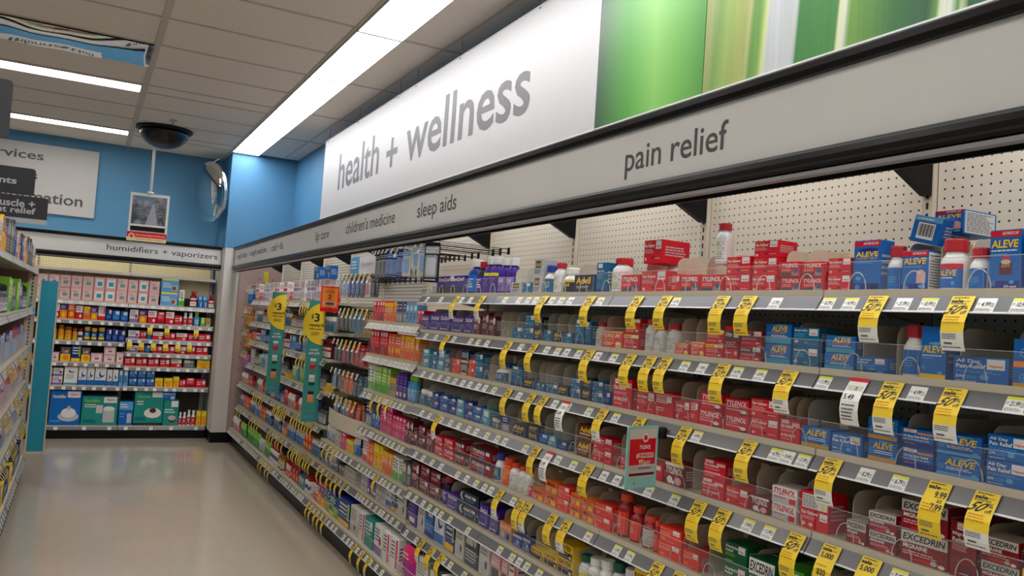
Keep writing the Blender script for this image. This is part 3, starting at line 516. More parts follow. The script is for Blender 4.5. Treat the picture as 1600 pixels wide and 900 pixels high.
carton('UN', 'mar', 'maroon carton with pale lettering', [(T, 'Luna', -.4, .2, .68, .88, 'lpink'), ('r', .15, .42, .6, .9, 'white'), ('l', -.4, .3, .3, .55, 3, 'lpink')], kind=Z_)
carton('NV', 'dblue', 'dark blue carton with white label', [('q', .0, .4, .6, .9), ('l', -.4, .3, .2, .5, 3, 'sky')], kind=Z_)
carton('BLM', 'blue', 'mid-blue carton with white label', [('q', -.1, .4, .62, .92), ('l', -.4, .3, .2, .5, 3, 'sky'), ('b', .02, .14, 'dblue')], kind=Z_)
carton('GB', 'grey', 'grey and blue carton', [('b', .5, .98, 'dblue'), ('l', -.4, .3, .6, .9, 2, 'white'), ('r', -.3, .3, .1, .4, 'lgrey')], kind=Z_)
carton('WG', 'off', 'off-white carton with grey print', [('l', -.4, .35, .5, .9, 4, 'grey'), ('r', -.4, .4, .1, .35, 'lgrey'), ('o', .2, .3, .12, .12, 'dgrey')], kind='health_carton', side='facts')
carton('WR', 'white', 'white carton with red band', [('b', .02, .3, 'red'), ('l', -.4, .2, .5, .9, 3, 'inkg'), ('r', .2, .45, .45, .9, 'ored')], kind='health_carton')
carton('WB', 'white', 'white carton with blue swoosh', [('b', .02, .3, 'blue'), ('o', .1, .62, .25, .16, 'dblue'), ('o', .16, .68, .2, .13, 'white', 1), ('l', -.4, .1, .36, .48, 2, 'blue')], kind='health_carton')
carton('WBT', 'white', 'tall white carton, red top, blue swoosh', [('b', .9, .98, 'red'), ('b', .02, .12, 'lteal'), ('o', .05, .7, .25, .08, 'dblue'), ('o', .12, .74, .22, .07, 'white', 1), ('l', -.35, .3, .3, .55, 4, 'grey')], kind='health_carton')
carton('WGN', 'white', 'white carton with green base', [('b', .02, .35, 'green'), ('l', -.4, .3, .5, .9, 3, 'dgreen'), ('o', .1, .5, .15, .12, 'lime')], kind='health_carton')
carton('WP', 'white', 'white carton with pink stripe', [('r', .18, .42, .05, .95, 'hot'), ('l', -.42, .1, .3, .9, 5, 'inkg')], kind='health_carton')
carton('BW', 'dgrey', 'dark grey carton with pale pictures', [('r', -.4, .1, .55, .9, 'off'), ('l', -.4, .4, .1, .45, 4, 'lgrey'), ('o', .25, .7, .12, .15, 'lgrey')], kind='health_carton')
carton('SA', 'lpink', 'coral and white carton with dark window', [('r', -.42, .42, .02, .4, 'dgrey'), ('b', .7, .98, 'pink'), ('l', -.4, .3, .45, .65, 2, 'white')], kind='health_carton')
carton('OC', 'orange', 'slim orange carton', [('b', .8, .98, 'yel'), ('l', -.4, .35, .5, .75, 3, 'white'), ('r', -.4, .4, .08, .35, 'org')], kind='childrens_medicine_carton')
carton('RC', 'red', 'slim red carton', [('r', -.3, .3, .78, .94, 'white'), ('l', -.4, .35, .45, .7, 3, 'lpink'), ('r', -.4, .4, .06, .3, 'dred')], kind='childrens_medicine_carton')
carton('OG', 'org', 'slim red-orange carton with yellow sun', [('o', .0, .3, .3, .14, 'yel'), ('l', -.4, .35, .55, .9, 3, 'white')], kind='childrens_medicine_carton')
carton('GN', 'lime', 'slim lime green carton', [('r', -.25, .25, .82, .95, 'white'), ('b', .02, .3, 'green'), ('l', -.4, .35, .4, .75, 3, 'white')], kind='childrens_medicine_carton')
carton('PK', 'hot', 'slim pink carton', [('r', -.2, .3, .84, .96, 'white'), ('l', -.4, .35, .4, .75, 3, 'lpink'), ('b', .02, .25, 'pink')], kind='childrens_medicine_carton')
carton('PU', 'purple', 'slim purple carton', [('l', -.4, .35, .3, .9, 5, 'lpur'), ('r', -.3, .3, .1, .25, 'white')], kind='childrens_medicine_carton')
carton('YL', 'yel', 'slim yellow carton', [('b', .7, .98, 'lyel'), ('l', -.4, .35, .35, .65, 3, 'ored'), ('o', .0, .2, .25, .12, 'orange')], kind='childrens_medicine_carton')
carton('TN', 'tan', 'slim tan carton', [('b', .75, .98, 'gold'), ('l', -.4, .35, .3, .7, 4, 'dgreen')], kind='childrens_medicine_carton')
carton('LB', 'sky', 'slim light blue carton', [('r', -.3, .3, .7, .94, 'white'), ('l', -.4, .35, .2, .6, 4, 'dblue')], kind='childrens_medicine_carton')
C_ = 'cold_remedy_carton'
carton('CY', 'yel', 'yellow and blue carton', [('b', .55, .98, 'dblue'), (T, 'Cold', -.35, .3, .62, .9, 'yel'), ('o', .05, .28, .3, .2, 'orange')], kind=C_, top='dblue')
carton('CG', 'green', 'green and blue carton', [('b', .55, .98, 'dblue'), ('l', -.35, .3, .62, .9, 2, 'white'), ('o', .05, .28, .3, .2, 'lime')], kind=C_, top='dblue')
carton('CB', 'dblue', 'dark blue carton with yellow edge', [('b', .02, .2, 'yel'), ('l', -.4, .3, .4, .85, 3, 'white'), ('r', .3, .48, .3, .9, 'lime')], kind=C_)
carton('CO', 'orange', 'orange and purple carton', [('b', .6, .98, 'purple'), ('l', -.4, .3, .66, .9, 2, 'white'), ('o', .0, .3, .25, .2, 'yel')], kind=C_)
carton('CR', 'red', 'red and white carton', [('b', .5, .98, 'white'), ('l', -.4, .3, .6, .9, 2, 'red'), ('o', .2, .25, .15, .12, 'white')], kind=C_)
carton('CW', 'white', 'white carton with purple and red print', [('b', .02, .3, 'lpur'), ('l', -.4, .35, .45, .9, 4, 'purple'), ('r', .15, .4, .36, .6, 'red')], kind=C_)
carton('CT', 'tealg', 'turquoise carton', [('l', -.4, .3, .4, .9, 4, 'white'), ('q', .1, .4, .6, .9)], kind=C_)
carton('LR', 'red', 'low bright red carton', [('l', -.42, .1, .3, .8, 2, 'white'), ('r', .15, .42, .4, .85, 'white')], kind=C_)
carton('PKW', 'lpink', 'white and pink carton', [('r', -.36, .36, .16, .86, 'white'), ('r', -.16, .2, .3, .55, 'pink', 1), ('l', -.3, .2, .62, .8, 2, 'grey')], kind='window_carton')
carton('PKG', 'lpink', 'pink-edged carton with grey picture', [('r', -.36, .36, .16, .86, 'off'), ('r', -.2, .24, .28, .55, 'grey', 1), ('l', -.3, .2, .62, .8, 2, 'hot')], kind='window_carton')
carton('PKT', 'lpink', 'pink-edged carton with teal picture', [('r', -.36, .36, .16, .86, 'white'), ('r', -.2, .24, .28, .62, 'lteal', 1)], kind='window_carton')
carton('FB', 'sky', 'light blue carton with yellow top edge', [('b', .86, .98, 'lyel'), ('r', .15, .42, .12, .5, 'lpink'), ('o', .25, .3, .1, .15, 'amber'), ('l', -.42, .1, .3, .7, 3, 'white')], kind='filter_carton')
carton('HB', 'blue', 'large blue humidifier carton with white device picture', [('r', .05, .46, .8, .98, 'white'), (T, 'Walgreens', .12, .4, .85, .92, 'red'), (T, 'Humidifier', -.42, .0, .78, .88, 'white'), ('o', .12, .25, .34, .14, 'lgrey'), ('o', .12, .36, .24, .14, 'white', 1), ('o', .12, .5, .06, .06, 'lgrey', 2), ('l', -.44, -.1, .08, .16, 1, 'sky')], kind='humidifier_carton')
carton('HG', 'tealg', 'large green humidifier carton, white device', [('r', .1, .46, .78, .98, 'white'), (T, 'Walgreens', .16, .42, .84, .92, 'red'), (T, 'Humidifier', -.42, .0, .8, .9, 'lime'), ('r', .1, .42, .1, .58, 'lgrey'), ('o', .26, .58, .16, .08, 'white', 2), ('r', -.1, .08, .42, .7, 'off'), ('l', -.44, -.05, .08, .2, 2, 'dblue'), ('l', -.42, -.1, .6, .74, 2, 'white')], kind='humidifier_carton')
carton('HS', 'tealg', 'green vaporizer carton with white bowl picture', [('r', .1, .46, .82, .98, 'white'), (T, 'Vaporizer', -.42, .05, .78, .88, 'lime'), ('o', .15, .32, .3, .16, 'white'), ('o', .15, .4, .12, .08, 'brown', 1), ('l', -.44, -.05, .08, .2, 2, 'dblue'), ('l', -.42, -.15, .56, .72, 2, 'white')], kind='humidifier_carton')
carton('HT', 'tealg', 'small green vaporizer carton', [('r', .0, .46, .74, .98, 'white'), ('o', .1, .24, .26, .12, 'brown'), ('o', .1, .3, .26, .1, 'lgrey', 1), ('l', -.42, .3, .48, .68, 2, 'white')], kind='humidifier_carton')
carton('HN', 'blue', 'small blue humidifier carton', [('b', .65, .98, 'sky'), ('r', .1, .42, .1, .5, 'lgrey'), ('l', -.42, .2, .72, .92, 2, 'white'), ('l', -.42, .0, .3, .55, 2, 'sky')], kind='humidifier_carton')
# bottles
def bottle(key, desc, body, cap, lab, feats, shape='round', span=2.2, kind='pill_bottle'):
    DES[key] = dict(kind=kind, desc=desc, cat='bottle', body=body, cap=cap, lab=lab, feats=feats, shape=shape, span=span, t='b')
SHP = {'round': ([(.44, 0), (.49, .02), (.5, .06), (.5, .52), (.47, .6), (.38, .68), (.34, .72), (.34, .77)], (.41, .76, 1.0), (.06, .52)),
       'tall': ([(.44, 0), (.49, .015), (.5, .05), (.5, .60), (.46, .70), (.34, .77), (.3, .79), (.3, .84)], (.37, .83, 1.0), (.07, .60)),
       'syrup': ([(.42, 0), (.48, .02), (.5, .06), (.5, .58), (.42, .68), (.28, .75), (.24, .77), (.24, .80)], (.34, .79, 1.0), (.08, .56)),
       'jar': ([(.44, 0), (.49, .03), (.5, .08), (.5, .62), (.46, .70), (.42, .74)], (.46, .73, 1.0), (.08, .62))}
def bottle_meshes(key):
    d = DES[key]
    if 'me' in d: return d['me']
    prof, (cr, c0, c1), (l0, l1) = SHP[d['shape']]
    a = MB().lathe(prof, d['body'], 20, 0, .5).mesh(key)
    c = MB().lathe([(cr*.98, c0), (cr, c0+.02), (cr, c1-.03), (cr*.93, c1)], d['cap'], 28, 0, .5, False, .035).mesh(key+'_cap')
    g = MB(); sp = d['span']
    def fn(p):
        R = .503-p[1]*.6; t = p[0]*sp; z = l0+(l1-l0)*p[2]; return (R*math.sin(t), .5-R*math.cos(t), z)
    g.fn = fn; n = 14
    for i in range(n):
        x0, x1 = -.5+i/n, -.5+(i+1)/n; g.rect(x0, x1, 0, 1, -.003, d['lab'])
    for f in d['feats']:
        if f[0] == 'b':
            for i in range(n): g.rect(-.5+i/n, -.5+(i+1)/n, f[1], f[2], -.006, f[3])
        else: draw(g, [f])
    d['me'] = (a, c, g.mesh(key+'_label')); return d['me']
mat('bwhite', 'e8e6e2', .35); mat('clearred', '9c1c22', .25); mat('clearw', 'd9d8d4', .2); mat('capred', 'c01f2a', .45); mat('capo', 'e2452c', .45); mat('capb', '1f3f9c', .45); mat('capw', 'ecebe8', .45); mat('capg', '125a44', .45)
bottle('bAL', 'white bottle, red cap, blue label with yellow lettering', 'bwhite', 'capred', 'blue', [('b', .78, 1, 'red'), (T, 'ALEVE', -.3, .3, .5, .74, 'yel', .1), ('l', -.28, .3, .36, .46, 1, 'white'), ('o', .2, .2, .05, .08, 'sky')])
bottle('bNX', 'white bottle with red cap and blue label', 'bwhite', 'capred', 'blue', [('r', -.32, -.02, .7, 1.1, 'white'), ('l', -.3, .2, .3, .6, 3, 'sky'), ('o', -.05, .28, .12, .1, 'green'), ('r', .36, .5, .0, 1, 'off')])
bottle('bCL', 'bottle with red cap and white facts label', 'clearw', 'capred', 'white', [('l', -.4, .4, .08, .92, 9, 'inkg'), ('r', -.06, .0, .1, .9, 'lyel', 1)], 'tall')
bottle('bBL', 'white bottle with dark blue cap', 'bwhite', 'capb', 'teal', [('l', -.35, .3, .3, .8, 4, 'white'), ('r', -.3, -.05, .6, .95, 'white')])
bottle('bYL', 'white bottle with yellow neck band', 'bwhite', 'capw', 'navy', [('b', .82, 1, 'yel'), (T, 'Advil', -.2, .2, .45, .75, 'yel')])
bottle('bOR', 'orange bottle with orange-red cap', 'org', 'capo', 'org', [('b', .7, 1, 'orange'), ('l', -.35, .3, .3, .65, 3, 'yel')])
bottle('bWO', 'white bottle with orange-red cap', 'bwhite', 'capo', 'white', [('l', -.4, .3, .3, .9, 5, 'grey'), ('b', 0, .2, 'off'), ('r', .2, .5, .2, .9, 'lgrey')], 'tall')
bottle('bRO', 'red bottle with orange-red cap', 'clearred', 'capo', 'ored', [('r', -.3, -.05, .76, .96, 'white'), ('r', .0, .1, .78, .95, 'lyel'), ('l', -.35, .2, .3, .7, 4, 'lpink'), ('r', .3, .5, 0, .95, 'off')], 'tall')
bottle('bRL', 'red bottle, orange-red cap, white facts label', 'clearred', 'capo', 'off', [('l', -.4, .4, .08, .92, 9, 'inkg')], 'tall')
bottle('bWG', 'white bottle with dark green cap', 'bwhite', 'capg', 'white', [('b', .3, .7, 'lyel'), ('l', -.3, .3, .36, .64, 3, 'dgreen')])
bottle('bWW', 'white bottle with white cap', 'bwhite', 'capw', 'white', [('b', .1, .45, 'lyel'), ('l', -.3, .3, .5, .9, 3, 'dgreen')])
bottle('bPU', 'purple bottle with white cap', 'purple', 'capw', 'lpur', [(T, 'ZzzQuil', -.3, .3, .45, .75, 'white'), ('b', .8, 1, 'purple'), ('l', -.3, .3, .1, .35, 2, 'purple')], 'syrup', kind='syrup_bottle')
bottle('bPY', 'purple bottle with yellow neck band', 'purple', 'capw', 'purple', [('b', .82, 1, 'lyel'), ('l', -.3, .3, .2, .7, 5, 'lpur')], 'syrup', kind='syrup_bottle')
bottle('bPC', 'dark bottle with violet cap', 'navy', 'purple', 'purple', [('l', -.3, .3, .2, .8, 5, 'lpur')], 'syrup', kind='syrup_bottle')
bottle('bBS', 'dark blue bottle with grey-white cap', 'dblue', 'capw', 'blue', [('l', -.3, .3, .2, .8, 4, 'white')], 'syrup', kind='syrup_bottle')
bottle('bNR', 'navy bottle with red cap', 'navy', 'capred', 'purple', [('l', -.3, .3, .2, .8, 4, 'white')], 'syrup', kind='syrup_bottle')
bottle('bRS', 'dark red bottle with red cap', 'mar', 'capred', 'white', [('b', .55, .8, 'red'), ('l', -.3, .3, .15, .45, 3, 'inkg')], 'syrup', kind='syrup_bottle')
bottle('bAM', 'amber bottle with dark cap', 'amber', 'black', 'off', [('b', .7, 1, 'gold'), ('l', -.3, .3, .2, .6, 3, 'inkg')], 'syrup', kind='syrup_bottle')
bottle('bGR', 'grey-labelled bottle with dark cap', 'dgrey', 'black', 'lgrey', [('b', .6, 1, 'grey'), ('l', -.3, .3, .2, .5, 3, 'inkg')], 'syrup', kind='syrup_bottle')
bottle('bBK', 'dark bottle with blue label', 'navy', 'capb', 'blue', [('l', -.3, .3, .2, .8, 4, 'white')], 'syrup', kind='syrup_bottle')
bottle('bLB', 'clear blue bottle with green top', 'lteal', 'lime', 'sky', [('l', -.3, .3, .2, .8, 4, 'white')], 'syrup', kind='syrup_bottle')
bottle('bWJ', 'clear bottle with white cap, floral label', 'grey', 'capw', 'teal', [('o', .0, .5, .2, .3, 'pink'), ('l', -.3, .3, .7, .9, 2, 'white')], 'jar')
bottle('bYJ', 'yellow jar with dark gold cap', 'gold', 'amber', 'yel', [('b', .5, 1, 'orange'), ('l', -.3, .3, .15, .45, 2, 'brown')], 'jar')
bottle('bBJ', 'blue jar with gold cap', 'dblue', 'gold', 'teal', [('b', .1, .4, 'yel'), ('l', -.3, .3, .5, .9, 2, 'white')], 'jar')
bottle('bDR', 'bottle with brick-red cap and white label', 'bwhite', 'dred', 'white', [('b', .3, .7, 'dblue'), ('l', -.3, .3, .75, .95, 1, 'inkg')], 'jar')
bottle('bDP', 'slim white dropper bottle with red label', 'bwhite', 'capw', 'red', [('l', -.3, .3, .3, .8, 2, 'white')], 'syrup', kind='dropper_bottle')
# pouches and hanging packs
def pouch(key, desc, body, c2, c3, kind='pouch'):
    DES[key] = dict(kind=kind, desc=desc, cat='pouch', body=body, c2=c2, c3=c3, t='p')
def pouch_mesh(key):
    d = DES[key]
    if 'me' in d: return d['me']
    g = MB(); n, m_ = 8, 10; rng = random.Random(len(key)+ord(key[-1]))
    for sgn, mt in ((-1, d['body']), (1, d['body'])):
        vs = []
        for i in range(n+1):
            for q in range(m_+1):
                u, v = i/n-.5, q/m_; p = max(0, 1-(2*u)**4)**.5*max(0, 1-abs(2*v-1)**5)**.6
                vs.append((u*(1-.06*math.sin(v*math.pi)), .5+sgn*(.02+.46*p*(1+.08*rng.uniform(-1, 1))), v))
        fs = [(i*(m_+1)+q, (i+1)*(m_+1)+q, (i+1)*(m_+1)+q+1, i*(m_+1)+q+1) for i in range(n) for q in range(m_)]
        g.add(vs, [f if sgn < 0 else f[::-1] for f in fs], mt, True)
        if sgn < 0:
            ext = [tuple((a, b-.012, c) for a, b, c in [vs[k]])[0] for k in range(len(vs))]
            sel = [f for f in fs if .55 < vs[f[0]][2] < .95 and -.45 < vs[f[0]][0] < .4]; g.add(ext, sel, d['c2'], True)
            sel = [f for f in fs if .1 < vs[f[0]][2] < .5 and -.3 < vs[f[0]][0] < .2]; g.add(ext, sel, d['c3'], True)
    g.lines(-.3, .25, .62, .85, 2, -.01, 'white')
    d['me'] = g.mesh(key); return d['me']
pouch('pGN', 'green bag of throat drops', 'green', 'lime', 'dgreen'); pouch('pPW', 'pink and white bag', 'lpink', 'white', 'mar'); pouch('pRD', 'red bag with white print', 'red', 'dred', 'orange')
pouch('pOR', 'orange-red bag', 'ored', 'org', 'yel'); pouch('pBL', 'blue and white bag', 'blue', 'lgrey', 'sky'); pouch('pMG', 'magenta pouch', 'mag', 'hot', 'mag'); pouch('pWB', 'clear bag with grey-white contents', 'lgrey', 'off', 'sky')
pouch('pAM', 'golden brown bag', 'gold', 'amber', 'brown'); pouch('pYL', 'yellow bag', 'yel', 'lyel', 'white'); pouch('pPU', 'violet and pink bag', 'lpur', 'pink', 'hot'); pouch('pOO', 'orange bag', 'orange', 'org', 'brown')
def pack(key, desc, card, obj_, prod='bubble', kind='blister_pack'):
    DES[key] = dict(kind=kind, desc=desc, cat='pack', card=card, c=obj_, prod=prod, t='k')
def pack_mesh(key):      # hanging card: top edge at z = 1, hook hole, blister with the product inside
    d = DES[key]
    if 'me' in d: return d['me']
    g = MB().prism([(-.5, 0), (.5, 0), (.5, .94), (.44, 1), (-.44, 1), (-.5, .94)], .55, .65, d['card'])
    g.fn = lambda p: (p[0], p[1]+.55, p[2])
    g.rect(-.44, .44, .72, .9, -.004, d['c']).lines(-.4, .35, .74, .88, 2, -.02, 'white').rect(-.14, .14, .92, .95, -.006, 'black'); g.lines(-.42, .42, .03, .1, 1, -.01, 'lgrey')
    g.fn = None
    g.cbox(-.3, .3, .15, .53, .16, .62, d['c'], .06).cbox(-.38, .38, .05, .55, .12, .68, 'bubble', .05)
    d['me'] = g.mesh(key); return d['me']
pack('kBL', 'blue hanging pack', 'dblue', 'blue'); pack('kBK', 'black card pack with white panels', 'black', 'lgrey'); pack('kWT', 'white hanging pack', 'off', 'sky'); pack('kGR', 'slim grey hanging pack', 'dgrey', 'black')
pack('kOR', 'orange hanging pack', 'orange', 'ored'); pack('kPK', 'pink hanging pack', 'white', 'pink'); pack('kRD', 'red hanging pack', 'red', 'dred'); pack('kTL', 'teal hanging pack', 'lteal', 'navy'); pack('kYL', 'yellow hanging pack', 'gold', 'brown')

RUNIDX = {}
def put(key, name_place, X, y, z, w_, h_, d_, rz=RZ, lv='', tilt=(0, 0), group=None, jit=True, X_is_front=True):
    """w_ width, h_ height, d_ depth; (X, y) is the middle of the front bottom edge"""
    D = DES[key]; lab = f"{D['desc']}, {lv}{name_place}"
    if len(lab.split()) > 16: lab = lab.replace(' with ', ', ')
    if len(lab.split()) > 16: lab = lab.replace(' and ', ', ')
    if len(lab.split()) > 16: lab = lab.replace(' white square label', ' white label').replace('large ', 'big ').replace(' from left', ' along').replace('large one lying', 'lying')
    if len(lab.split()) > 16: print('LONG', lab)
    grp = group; rot = (tilt[0], tilt[1], rz+(random.uniform(-.03, .03) if jit else 0))
    if D['t'] == 'b':
        a, c, l = bottle_meshes(key); s = (w_, w_, h_)
        o = inst(a, D['kind'], None, (X, y, z), rot, s); inst(c, 'cap', o); inst(l, 'label', o)
    elif D['t'] == 'p': o = inst(pouch_mesh(key), D['kind'], None, (X, y, z), rot, (w_, d_, h_))
    elif D['t'] == 'k': o = inst(pack_mesh(key), D['kind'], None, (X, y, z), rot, (w_, d_, h_))
    else: o = inst(carton_mesh(key), D['kind'], None, (X, y, z), rot, (w_, d_, h_))
    base = lab; i = 2
    while lab in LABELS: lab = base.replace(', ', f', {nth(i-1)} one, ', 1); i += 1
    return tag(o, lab, D['cat'], grp)
def near_row(ri, z, items, X=XF+.016, ztop=None):
    """items: (x0, x1, top row, design, number stacked[, depth]) as measured on the photograph's shelf front"""
    cnt = {}; lastd = {}
    for it in items:
        x0, x1, yt, key = it[:4]; n = it[4] if len(it) > 4 else 1; d_ = it[5] if len(it) > 5 else .075
        ya, yb = yof(x0, X, z+.03), yof(x1, X, z+.03); yc = (ya+yb)/2; wd = ya-yb-.002
        h = zof(yt, X, yc)-z
        if ztop: h = min(h, ztop)
        h = max(h, .03)
        k = min(range(10), key=lambda q: 0 if SEAM[q] <= yc < SEAM[q+1] else 9+abs(SEAM[q]-yc)); cnt[k] = cnt.get(k, 0)+1
        i = cnt[k]-1
        if key == 'gap':
            s = SH[k, ri]; inst(divider_mesh(), 'divider', s, (SEAM[k+1]-.002-ya, .05, .0005)); inst(pusher_mesh(), 'pusher', s, (SEAM[k+1]-.002-yc, .16+.1*random.random(), .0005)); cnt[k] -= 1; continue
        if DES[key]['t'] == 'b': d_ = wd; 
        hh = h/n
        for s_ in range(n):
            lv = '' if n == 1 else ('upper, ' if s_ == n-1 else ('lower, ' if s_ == 0 else 'middle, '))
            put(key, f'{nth(i)} from left, {ROWN[ri]}, {BAYN[k]}', X+.004+random.uniform(0, .006), yc, z+.0006+s_*(hh+.0004), wd*(.97 if n > 1 else 1), hh-.0005, d_, lv=lv, group=f"{DES[key]['cat']}s on the {ROWN[ri]} of the right-hand wall")
        if z < 1.2 and DES[key]['t'] == 'c' and h > .02 and random.random() < .8:      # the row behind, seen over the front one
            put(key, f'behind {nth(i)} from left, {ROWN[ri]}, {BAYN[k]}', X+d_+.014, yc, z+.0006, wd*.97, min(hh*max(1, n-1) if n > 1 else hh, .12), d_, lv='', group=f"{DES[key]['cat']}s on the {ROWN[ri]} of the right-hand wall")
        if ri < 7 and (k, ri) in SH and .03 < SEAM[k+1]-ya < B-.03 and (h < .1 or random.random() < .4) and SEAM[k+1]-ya-lastd.get(k, -1) > .028:
            lastd[k] = SEAM[k+1]-ya; inst(divider_mesh(), 'divider', SH[k, ri], (SEAM[k+1]-.001-ya, .045, .0005))
            if random.random() < .45: inst(pusher_mesh(), 'pusher', SH[k, ri], (SEAM[k+1]-.002-yc, (.12 if h < .1 else .17)+.05*random.random(), .0005))
R1 = [(656, 668, 452, 'ADW'), (668, 679, 436, 'kBK'), (680, 724, 431, 'ZW', 1, .06), (725, 737, 405, 'bBS'), (737, 748, 408, 'bNR'), (748, 759, 400, 'bPY'), (760, 771, 400, 'bPY'), (772, 783, 402, 'bPU'), (784, 795, 402, 'bPU'),
      (796, 812, 441, 'ADW'), (813, 829, 441, 'TL'), (830, 843, 405, 'ADW', 2), (843, 858, 414, 'bBL'), (859, 871, 410, 'bCL'), (872, 892, 418, 'bYL'), (894, 926, 429, 'ADV'), (929, 944, 410, 'IBT'), (946, 966, 402, 'bCL'), (967, 996, 429, 'TY'),
      (998, 1038, 423, 'PR', 1, .09), (1046, 1059, 428, 'RB'), (1060, 1091, 429, 'TY'), (1092, 1128, 429, 'TY'), (1131, 1170, 401, 'PR', 2), (1172, 1210, 376, 'PR', 3), (1215, 1248, 409, 'TY', 2), (1249, 1285, 409, 'TY', 2),
      (1289, 1326, 403, 'PR', 2), (1329, 1371, 375, 'ALT', 1, .05), (1376, 1403, 383, 'bNX'), (1405, 1447, 391, 'ALA', 1, .06), (1456, 1498, 372, 'bAL'), (1504, 1537, 386, 'bNX'), (1541, 1592, 358, 'ALBIG', 1, .09), (1597, 1640, 362, 'ALBIG', 1, .08)]
near_row(0, ROWZ[0], R1)
R2 = [(657, 668, 492, 'ZZ', 1), (669, 684, 490, 'ZZ', 1), (685, 702, 490, 'ZZ'), (703, 722, 493, 'ZZ'), (723, 737, 493, 'ZZ'), (738, 749, 493, 'UN'), (750, 760, 489, 'UN'), (761, 771, 494, 'UN'), (772, 798, 500, 'gap'), (784, 797, 500, 'gap'),
      (798, 816, 511, 'TL'), (817, 831, 492, 'IB', 2), (832, 845, 495, 'ADV', 2), (846, 860, 515, 'TL'), (861, 877, 518, 'ADV'), (878, 893, 520, 'TL'), (895, 908, 498, 'IBT'), (911, 920, 502, 'IBT'), (924, 935, 503, 'bCL'), (937, 971, 517, 'TY8'), (972, 996, 498, 'RY', 2),
      (1000, 1013, 498, 'bWO'), (1014, 1030, 508, 'bWO'), (1032, 1050, 506, 'bCL'), (1053, 1075, 536, 'TY8'), (1076, 1098, 534, 'TY8'), (1099, 1128, 515, 'RY', 2), (1129, 1152, 509, 'R8'), (1153, 1188, 517, 'R8', 2), (1190, 1232, 506, 'ALG', 2),
      (1234, 1277, 512, 'IB', 2), (1285, 1333, 525, 'ALG', 2), (1335, 1384, 558, 'NX', 1, .09), (1398, 1432, 507, 'bNX'), (1435, 1476, 510, 'ALY', 1, .06), (1486, 1573, 558, 'AD', 1, .06), (1577, 1640, 530, 'ALO', 1, .06), (1386, 1390, 530, 'gap')]
near_row(1, ROWZ[1], R2, ztop=.14)
R3 = [(658, 669, 545, 'SK', 2), (670, 681, 549, 'TL', 2), (682, 692, 547, 'SK', 2), (693, 702, 553, 'GB', 2), (703, 716, 560, 'OR'), (717, 728, 548, 'CB', 2), (729, 739, 562, 'OR', 2), (740, 752, 553, 'IB', 2), (755, 764, 560, 'gap'), (766, 784, 567, 'bBL'),
      (797, 814, 572, 'IBT'), (815, 832, 592, 'ADV'), (833, 842, 598, 'TL'), (843, 850, 600, 'TL'), (851, 869, 600, 'IB'), (870, 886, 603, 'ADV'), (889, 905, 591, 'IB', 2), (906, 921, 591, 'ADV', 2), (923, 940, 596, 'IB', 2), (941, 952, 612, 'NV'),
      (955, 985, 592, 'PRW', 1), (991, 1020, 612, 'PR', 1), (1021, 1050, 614, 'RB'), (1052, 1074, 627, 'PR'), (1076, 1089, 626, 'RB'), (1090, 1125, 615, 'TYX', 2), (1127, 1166, 624, 'TYX', 2), (1168, 1213, 625, 'PR', 2), (1216, 1247, 656, 'PRW'), (1230, 1234, 650, 'gap'),
      (1249, 1294, 668, 'AL'), (1297, 1345, 679, 'AD'), (1352, 1400, 654, 'AL', 2), (1404, 1456, 672, 'ADT', 2), (1459, 1531, 680, 'ALP', 2), (1535, 1605, 682, 'AD', 2)]
near_row(2, ROWZ[2], R3, ztop=.135)
R4 = [(651, 661, 608, 'bWJ'), (662, 672, 612, 'bWJ'), (673, 684, 614, 'NV', 2), (685, 697, 618, 'BLM', 2), (698, 709, 622, 'NV', 2), (710, 722, 624, 'SK', 2), (723, 736, 628, 'NV', 2), (737, 750, 636, 'BLM', 2), (751, 763, 640, 'SK'), (766, 780, 652, 'BW'), (781, 794, 650, 'GB'),
      (799, 820, 663, 'ADV'), (822, 839, 665, 'ADV', 2), (841, 854, 678, 'BLM'), (855, 867, 682, 'SK'), (869, 884, 690, 'NV'), (886, 894, 680, 'gap'), (898, 922, 664, 'ADM', 2), (924, 954, 684, 'PR', 2), (958, 963, 700, 'gap'), (966, 998, 716, 'PR'), (1000, 1034, 722, 'RB'), (1036, 1066, 724, 'TYE'), (1069, 1074, 700, 'gap'), (1094, 1129, 720, 'PRW', 2), (1131, 1166, 763, 'PR'),
      (1169, 1198, 777, 'TYE'), (1202, 1242, 762, 'TYW', 2), (1246, 1291, 770, 'RL', 1, .07), (1318, 1350, 815, 'EX'), (1353, 1398, 802, 'EX', 2), (1402, 1478, 786, 'EX', 2, .08), (1481, 1522, 816, 'MR', 1, .06), (1526, 1590, 842, 'EX', 2), (1592, 1640, 850, 'BY', 2)]
near_row(3, ROWZ[3], R4, ztop=.14)
